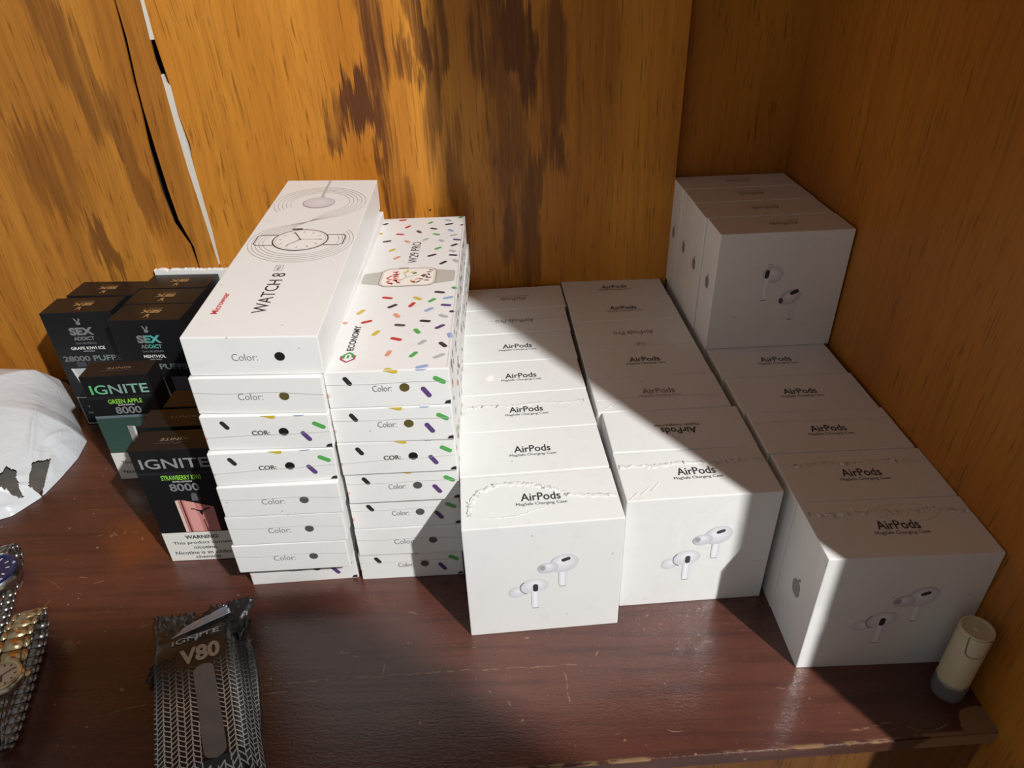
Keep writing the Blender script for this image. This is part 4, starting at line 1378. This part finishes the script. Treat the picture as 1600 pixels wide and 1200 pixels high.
def pouch_pt(sec_u, s, lift=0.0):
    raw = pouch_sec(s)
    n = len(raw) - 1
    u = max(0.0, min(0.99999, sec_u)) * n
    i = int(u)
    f = u - i
    # catmull-rom through the section
    p0, p1, p2, p3 = raw[max(i - 1, 0)], raw[i], raw[i + 1], raw[min(i + 2, n)]
    q = []
    for a, b, c, d in zip(p0, p1, p2, p3):
        q.append(0.5 * ((2 * b) + (-a + c) * f + (2 * a - 5 * b + 4 * c - d) * f * f + (-a + 3 * b - 3 * c + d) * f ** 3))
    tt, z = q
    wr = 0.0
    if sec_u > 0.6:
        wr = 0.0013 * noise.noise(Vector((s * 150, sec_u * 9, 2))) * min(1, (sec_u - 0.6) * 6)
    wr += 0.0006 * noise.noise(Vector((s * 60, sec_u * 5, 9)))
    wr += 0.0007 * max(0, 1 - s / 0.022) * noise.noise(Vector((s * 240, sec_u * 14, 5)))
    z = max(0.0002, z + wr + lift)
    return PO + px * tt + pdn * s + Vector((0, 0, z))


pouch = thing('foil_pouch', 'black foil pouch lettered V80 with a silver herringbone print, at the shelf front', 'pouch')
M['pouch'] = simple('black_foil', (0.014, 0.014, 0.015), 0.32, coat=0.3, bump=(260, 0.25, 0.001))
bm = bmesh.new()
US, SS = 80, 110
rows = []
for j in range(SS + 1):
    s = PLEN * j / SS
    rows.append([bm.verts.new(pouch_pt(i / US, s)) for i in range(US + 1)])
for a, b in zip(rows, rows[1:]):
    for i in range(US):
        bm.faces.new((a[i], a[i + 1], b[i + 1], b[i]))
    bm.faces.new((a[US], a[0], b[0], b[US]))
bm.faces.new(rows[-1]); bm.faces.new(rows[0][::-1])
bmesh.ops.recalc_face_normals(bm, faces=bm.faces)
link('pouch_body', bm_mesh(bm, 'pouch_body', True), pouch, [M['pouch']])

# arc length table across the section, to lay the print evenly
_tab = [0.0]
_pp = [pouch_pt(i / 200, 0.06) for i in range(201)]
for i in range(200):
    _tab.append(_tab[-1] + (_pp[i + 1] - _pp[i]).length)


def u_of(wmm):
    w_ = wmm * 0.001
    for i in range(200):
        if _tab[i + 1] >= w_:
            return (i + (w_ - _tab[i]) / max(1e-9, _tab[i + 1] - _tab[i])) / 200
    return 1.0


_L0 = next(_tab[i] for i in range(201) if i / 200 >= 4 / 13) * 1000 - 6.0   # print origin: t = 0 on the flat top


def on_pouch(t_mm, s_mm, lift):
    u = u_of(_L0 + t_mm)
    p = pouch_pt(u, s_mm * 0.001)
    d = pouch_pt(min(1, u + 0.01), s_mm * 0.001) - pouch_pt(max(0, u - 0.01), s_mm * 0.001)
    n = d.cross(pdn).normalized()
    if n.z < 0:
        n = -n
    return p + n * lift


class WrapPrint(Print):
    def wmesh(self, name, lift=0.0003, step=0.00003):
        me = bpy.data.meshes.new(name)
        me.from_pydata([tuple(on_pouch(x, y, lift + step * min(z, 6))) for x, y, z in self.v], [], self.f)
        at = me.color_attributes.new('Col', 'FLOAT_COLOR', 'POINT')
        for i, c in enumerate(self.c):
            at.data[i].color = (*c, 1.0)
        for p_ in me.polygons:
            p_.use_smooth = True
        me.update()
        return me


hp = WrapPrint()
P_, Q_ = 3.9, 3.4
tmax = (_tab[-1] * 1000 - _L0) - 3.0
sl = 2.9
cx_ = 0
t0 = -1.0
while t0 < tmax:
    up = cx_ % 2
    for r_ in range(60):
        sa = 22.0 + r_ * Q_ + (0.5 * Q_ if up else 0)
        for (ta, s0, tb, s1) in ((t0, sa + (sl if up else 0), t0 + P_, sa + (0 if up else sl)), (t0 + P_, sa + (0 if up else sl), t0 + P_ * 0.86, sa + Q_ + (0.15 if up else sl - 0.2))):
            sm = (s0 + s1) / 2
            inside = 22.5 < ta < 41.0 and 34.0 < sm < 110 and abs((ta + tb) / 2 - (31.0 + 0.045 * (sm - 40))) < 6.7
            if sm > PLEN * 1000 - 2 or inside or (sm < 36 and 12 < ta < 43):
                continue
            g = max(0.0, min(1.0, (sm - 22) / 42))
            v = int(34 + 180 * g)
            hp.k = 0
            hp.line([(ta, s0), ((ta + tb) / 2, (s0 + s1) / 2), (tb, s1)], 0.68, (v, v + 1, v + 3))
    t0 += P_
    cx_ += 1
link('herringbone_print', hp.wmesh('herringbone_print'), pouch, [M['foil']])['kind'] = 'stuff'
wp = WrapPrint()
wp.text('V80', 29.5, 27.5, 25, -13.0, (168, 150, 132), 0.02, 0.04)
wp.text('IGNITE', 27.5, 11.0, 30, -5.2, (190, 186, 182), 0.0, 0.0)
link('lettering', wp.wmesh('lettering', 0.0004), pouch, [M['ink']])
wp = WrapPrint()
wp.k = 2
horns(wp, 28, 12, -4.2, (150, 156, 172))
link('logo', wp.wmesh('logo', 0.0004), pouch, [M['ink']])
# silver window strip
bm = bmesh.new()
rows = []
for j in range(61):
    s = 37.5 + 69.0 * j / 60
    c_ = 31.0 + 0.045 * (s - 40)
    hw = 6.3
    d0, d1 = s - 37.5, 106.5 - s
    for d in (d0, d1):
        if d < 6.0:
            hw = min(hw, 6.3 * math.sqrt(max(0.0, 1 - (1 - d / 6.0) ** 2)) + 0.15)
    rows.append([bm.verts.new(on_pouch(c_ + hw * (k / 5 - 1), s, 0.0005 + 0.0007 * noise.noise(Vector((s * 0.06, k * 0.12, 3))))) for k in range(11)])
for a, b in zip(rows, rows[1:]):
    for k in range(10):
        bm.faces.new((a[k], a[k + 1], b[k + 1], b[k]))
bmesh.ops.recalc_face_normals(bm, faces=bm.faces)
M['grey_foil'] = simple('grey_foil', (0.21, 0.21, 0.22), 0.36, metal=0.2, bump=(60, 0.3, 0.003))
link('window_strip', bm_mesh(bm, 'window_strip', True), pouch, [M['grey_foil']])


def flap(name, pts, seed, amp, mat, thick=0.0009):
    """crumpled foil flap over a quad of 3-D corners (a, b, c, d), with real thickness"""
    a, b, c, d = [Vector(q) for q in pts]
    bm = bmesh.new()
    nu, nv = 18, 14
    g = []
    for i in range(nu + 1):
        row = []
        for j in range(nv + 1):
            u, v = i / nu, j / nv
            p = a * (1 - u) * (1 - v) + b * u * (1 - v) + c * u * v + d * (1 - u) * v
            k = math.sin(math.pi * min(1, v * 1.0) * 0.5)
            p = p + Vector((noise.noise(Vector((u * 4, v * 3, seed))) * amp * 0.7, noise.noise(Vector((u * 4, v * 3, seed + 5))) * amp * 0.7,
                            (1 - abs(noise.noise(Vector((u * 6, v * 3, seed + 9)))) * 2) * amp)) * (0.3 + 0.7 * k)
            p.z = max(0.0012, p.z)
            row.append(bm.verts.new(p))
        g.append(row)
    for r0, r1 in zip(g, g[1:]):
        for j in range(nv):
            bm.faces.new((r0[j], r1[j], r1[j + 1], r0[j + 1]))
    g2 = [[bm.verts.new(v.co - Vector((0, 0, thick))) for v in row] for row in g]
    for r0, r1 in zip(g2, g2[1:]):
        for j in range(nv):
            bm.faces.new((r0[j + 1], r1[j + 1], r1[j], r0[j]))
    for i in range(nu):
        for j in (0, nv):
            bm.faces.new((g[i][j], g2[i][j], g2[i + 1][j], g[i + 1][j]))
    for j in range(nv):
        for i in (0, nu):
            bm.faces.new((g[i][j], g[i][j + 1], g2[i][j + 1], g2[i][j]))
    bmesh.ops.recalc_face_normals(bm, faces=bm.faces)
    return link(name, bm_mesh(bm, name, True), pouch, [mat])


def loc(t_, s_, z_):
    q = PO + px * t_ + pdn * s_
    return (q.x, q.y, z_)


flap('crimp_flap', [loc(0.002, 0.002, 0.0165), loc(0.030, 0.002, 0.0170), loc(0.026, -0.022, 0.0080), loc(-0.002, -0.033, 0.0050)], 1.0, 0.0030, M['pouch'])
flap('crimp_flap', [loc(0.026, 0.003, 0.0170), loc(0.0575, 0.016, 0.0120), loc(0.068, -0.007, 0.0190), loc(0.044, -0.012, 0.0180)], 2.0, 0.0042, M['pouch'])
flap('crimp_flap', [loc(0.000, 0.004, 0.004), loc(0.004, 0.020, 0.004), loc(-0.009, 0.020, 0.003), loc(-0.006, 0.008, 0.003)], 3.0, 0.0015, M['pouch'])
flap('crimp_flap', [loc(0.050, 0.030, 0.010), loc(0.058, 0.012, 0.006), loc(0.064, 0.004, 0.012), loc(0.056, 0.012, 0.018)], 6.0, 0.003, M['pouch'])
M['foil_reflection'] = simple('foil_blue_reflection', (0.36, 0.42, 0.52), 0.25, metal=0.7)  # bare inner foil; its bluish reflection is put into the base colour
flap('bare_foil', [loc(0.012, 0.0060, 0.0212), loc(0.052, 0.0020, 0.0235), loc(0.050, -0.0055, 0.0235), loc(0.022, -0.0005, 0.0215)], 8.0, 0.0006, M['foil_reflection'], 0.0004)

# ------------------------------------------------------------------ wrist watches
M['gold'] = simple('gold_metal', (0.74, 0.60, 0.36), 0.34, metal=1.0, bump=(300, 0.1, 0.0005))
M['steel'] = simple('steel_metal', (0.50, 0.49, 0.47), 0.25, metal=1.0, bump=(300, 0.1, 0.0005))
M['pale'] = simple('pale_gold_metal', (0.66, 0.58, 0.44), 0.28, metal=1.0)
M['dull'] = simple('dull_steel', (0.30, 0.29, 0.28), 0.35, metal=1.0)
M['dial_white'] = simple('white_dial', (0.72, 0.68, 0.60), 0.35, coat=0.5)
M['navy'] = simple('navy_enamel', (0.008, 0.016, 0.07), 0.22, coat=0.5)


def link_block(name, wc, ws, ln, th, two):
    """one bracelet link: a raised centre piece and two side pieces"""
    bm = bmesh.new()
    for x0, x1, l_, h_, mi in ((-wc / 2, wc / 2, ln * 0.92, th, 0), (-wc / 2 - ws, -wc / 2 - 0.0003, ln * 0.80, th * 0.82, two), (wc / 2 + 0.0003, wc / 2 + ws, ln * 0.80, th * 0.82, two)):
        b2 = bmesh.new()
        bmesh.ops.create_cube(b2, size=1.0)
        for v in b2.verts:
            v.co = Vector(((x0 + x1) / 2 + v.co.x * (x1 - x0), v.co.y * l_, v.co.z * h_))
        bmesh.ops.bevel(b2, geom=list(b2.edges), offset=th * 0.22, segments=2, affect='EDGES')
        vm = {}
        for v in b2.verts:
            vm[v] = bm.verts.new(v.co)
        for f in b2.faces:
            nf = bm.faces.new([vm[v] for v in f.verts]); nf.material_index = mi; nf.smooth = True
        b2.free()
    return bm_mesh(bm, name)


def bracelet(parent, path, step, me, mats):
    """links along an open path of (y, z) in the watch's own frame, outside of the loop = link top"""
    pts = []
    for i in range(len(path) - 1):
        p0, p1, p2, p3 = [Vector(path[max(0, min(len(path) - 1, i + k))]) for k in (-1, 0, 1, 2)]
        for k in range(20):
            f = k / 20
            pts.append(0.5 * ((2 * p1) + (-p0 + p2) * f + (2 * p0 - 5 * p1 + 4 * p2 - p3) * f * f + (-p0 + 3 * p1 - 3 * p2 + p3) * f ** 3))
    pts.append(Vector(path[-1]))
    acc = step / 2
    run = 0.0
    for a, b in zip(pts, pts[1:]):
        d = (b - a).length
        while run + d >= acc:
            f = (acc - run) / d
            q = a + (b - a) * f
            tg = (b - a).normalized()
            o_ = link('bracelet_link', me, parent, mats)
            o_.location = (0, q.x, q.y)
            o_.rotation_euler = (math.atan2(tg.y, tg.x), 0, 0)
            acc += step
        run += d


def wrist_watch(name, label, pos, yaw, wc, ws, case_r, mats, style):
    t = thing(name, label, 'watch', pos, (0, 0, yaw), 'metal wrist watches at the left edge')
    me = link_block('bracelet_link', wc, ws, 0.0098, 0.0026, 1)
    # case lies at the near end, facing up; bracelet loops back and underneath
    L_ = 0.058 if style == 'gold' else 0.050
    hh = 0.0275 if style == 'gold' else 0.030
    cr = case_r
    up = [(cr * 0.92, hh - 0.001), (cr + 0.016, hh + 0.002), (cr + 0.032, hh + 0.0005), (cr + 0.046, hh - 0.004), (cr + 0.0535, hh - 0.012)]
    low = [(cr + 0.0535, hh - 0.012), (cr + 0.050, 0.0060), (cr + 0.038, 0.0030), (cr + 0.018, 0.0024), (0.0, 0.0022), (-cr * 1.2, 0.0024), (-cr - 0.020, 0.0045), (-cr - 0.026, 0.012),
           (-cr - 0.020, hh - 0.006), (-cr * 0.92, hh - 0.001)]
    bracelet(t, up, 0.0098, me, mats)
    me2 = link_block('bracelet_link', wc * 0.62, ws * 0.55, 0.0072, 0.0020, 1)
    bracelet(t, low, 0.0074, me2, [M['dull'], M['dull']])
    th = 0.0075 if style == 'gold' else 0.010
    cz = hh - th * 0.55
    c = link('case', lathe('case', [(cr * 0.80, 0), (cr * 0.97, th * 0.18), (cr, th * 0.5), (cr * 0.97, th * 0.8), (cr * 0.90, th)], 48), t, [mats[1] if style == 'gold' else M['steel']])
    c.location = (0, 0, cz)
    bz = link('bezel', lathe('bezel', [(cr * 0.93, 0), (cr * 0.93, 0.0008), (cr * 0.84, 0.0016), (cr * 0.74, 0.0010), (cr * 0.74, 0.0)], 48, cap=False), t, [M['gold'] if style == 'gold' else M['navy']])
    bz.location = (0, 0, cz + th - 0.0001)
    d = link('dial', lathe('dial', [(cr * 0.74, 0), (cr * 0.74, 0.0003)], 48), t, [M['dial_white'] if style == 'gold' else M['navy']])
    d.location = (0, 0, cz + th)
    p = Print()
    for k in range(12):
        a = k * math.pi / 6
        r0, r1 = cr * 1000 * 0.56, cr * 1000 * 0.68
        p.line([(r0 * math.cos(a), r0 * math.sin(a)), (r1 * math.cos(a), r1 * math.sin(a))], 0.9, (110, 86, 50) if style == 'gold' else (225, 226, 230))
    p.line([(0, 0), (cr * 480, cr * 300)], 0.7, (90, 70, 40) if style == 'gold' else (225, 226, 230))
    p.line([(0, 0), (cr * 90, -cr * 420)], 0.9, (90, 70, 40) if style == 'gold' else (225, 226, 230))
    link('hour_marks', p.mesh('hour_marks', (0, 0, 0.0003), (1, 0, 0), (0, 1, 0)), d, [M['ink']])
    if style != 'gold':
        p = Print()
        for k, s in enumerate(('10', '20', '30', '40', '50', '60')):
            a = math.radians(90 - 60 * (k + 1) - 20)
            rr2 = cr * 1000 * 0.835
            p.text(s, rr2 * math.cos(a), rr2 * math.sin(a), 2.6, 2.0, (206, 208, 214), a - H90, 0.03)
        link('bezel_numerals', p.mesh('bezel_numerals', (0, 0, 0.0016), (1, 0, 0), (0, 1, 0)), bz, [M['ink']])
    k = link('crown', lathe('crown', [(0.0012, 0), (0.0019, 0.0004), (0.0019, 0.0028), (0.0013, 0.0033)], 16), t, [mats[0]])
    k.location = (cr * 0.98, 0, cz + th * 0.5)
    k.rotation_euler = (0, math.pi / 2, 0)
    return t


wrist_watch('wrist_watch', 'two-tone gold wrist watch with a pale round dial, nearest the viewer', (-0.3120, -0.0625, 0.0), 0.30, 0.0115, 0.0040, 0.0125, [M['gold'], M['pale']], 'gold')
wrist_watch('wrist_watch', 'steel wrist watch with a dark blue bezel, cut by the left edge', (-0.3715, 0.0215, 0.0), 3.50, 0.0080, 0.0050, 0.0200, [M['steel'], M['steel']], 'diver')

# ------------------------------------------------------------------ small bottle by the right board
bt = thing('spray_bottle', 'small clear-based bottle with a cream flip cap, leaning shade by the right board', 'bottle', (0.2893, -0.0690, 0.0), (0, 0, math.radians(12)))
bt['label'] = 'small cream capped bottle with a clear base beside the right side board'
M['cream'] = simple('cream_plastic', (0.62, 0.53, 0.36), 0.42)
M['clear'] = simple('clear_plastic', (0.86, 0.84, 0.86), 0.10, trans=0.9, ior=1.15)
M['plug'] = simple('brown_grey_plastic', (0.16, 0.13, 0.09), 0.5)
br = 0.0098
bt.rotation_euler = (0, 0, math.radians(-14))
link('clear_base', lathe('clear_base', [(br * 0.96, 0.0002), (br, 0.0010), (br, 0.0150), (br * 0.990, 0.0152), (br * 0.970, 0.0120), (br * 0.970, 0.0016), (br * 0.94, 0.0012)], 48), bt, [M['clear']])
link('inner_body', lathe('inner_body', [(br * 0.88, 0.0125), (br * 0.965, 0.0130), (br * 0.965, 0.0570), (br * 0.95, 0.0576)], 48), bt, [M['cream']])
link('base_plug', lathe('base_plug', [(br * 0.24, 0.0018), (br * 0.30, 0.0024), (br * 0.30, 0.0062), (br * 0.24, 0.0068)], 24), bt, [M['plug']])
cap = link('flip_cap', lathe('flip_cap', [(br * 0.93, 0.0577), (br * 0.965, 0.0580), (br * 0.965, 0.0606), (br * 0.93, 0.0613), (br * 0.82, 0.0613), (br * 0.80, 0.0603), (br * 0.20, 0.0602), (br * 0.14, 0.0608),
                                        (br * 0.05, 0.0608)], 48), bt, [M['cream']])
# thumb tab with ridges, wrapped round the front of the cap, and the dark parting line around it
def tab(name, grow, rad, mat, ridged):
    bm = bmesh.new()
    rows = []
    for j in range(25):
        z = 0.0603 - (0.0150 + grow) * j / 24
        wa = 0.66 - 0.16 * j / 24 + grow / br
        if j > 19:
            wa *= math.sqrt(max(0.08, 1 - ((j - 19) / 5.6) ** 2))
        r0 = rad + (0.00025 * (0.5 + 0.5 * math.cos((j - 5) * 2 * math.pi / 4.5)) if ridged and 4 < j < 20 else 0)
        rows.append([[bm.verts.new((r_ * math.sin(wa * (k / 6 - 1)), -r_ * math.cos(wa * (k / 6 - 1)), z)) for k in range(13)] for r_ in (r0, br * 0.90)])
    for a, b in zip(rows, rows[1:]):
        for k in range(12):
            bm.faces.new((a[0][k], a[0][k + 1], b[0][k + 1], b[0][k]))
        for k in (0, 12):
            bm.faces.new((a[0][k], b[0][k], b[1][k], a[1][k]))
    for k in range(12):
        bm.faces.new((rows[0][0][k], rows[0][1][k], rows[0][1][k + 1], rows[0][0][k + 1]))
        bm.faces.new((rows[-1][0][k], rows[-1][0][k + 1], rows[-1][1][k + 1], rows[-1][1][k]))
    bmesh.ops.recalc_face_normals(bm, faces=bm.faces)
    link(name, bm_mesh(bm, name, True), cap, [mat])


tab('parting_line', 0.0007, br * 0.980, M['plug'], False)
tab('thumb_tab', 0.0, br * 0.995, M['cream'], True)

# ------------------------------------------------------------------ unseen panel added behind the camera to cast the viewer's shadow on the shelf
struct('shade_panel', prism_y('shade_panel', [(0.12, -0.5), (0.455, -0.5), (0.430, 0.610), (0.405, 0.690), (0.385, 0.722), (0.345, 0.708), (0.12, 0.690)], -0.562, -0.550, 0.001), M['apron'])

# bag and pouch were modelled in place: move their origins to their bases
for root, base in ((bag, Vector((bc.x, bc.y, 0))), (pouch, PO + px * 0.029 + pdn * 0.05)):
    root.location = base
    for ch in root.children:
        ch.location = ch.location - base
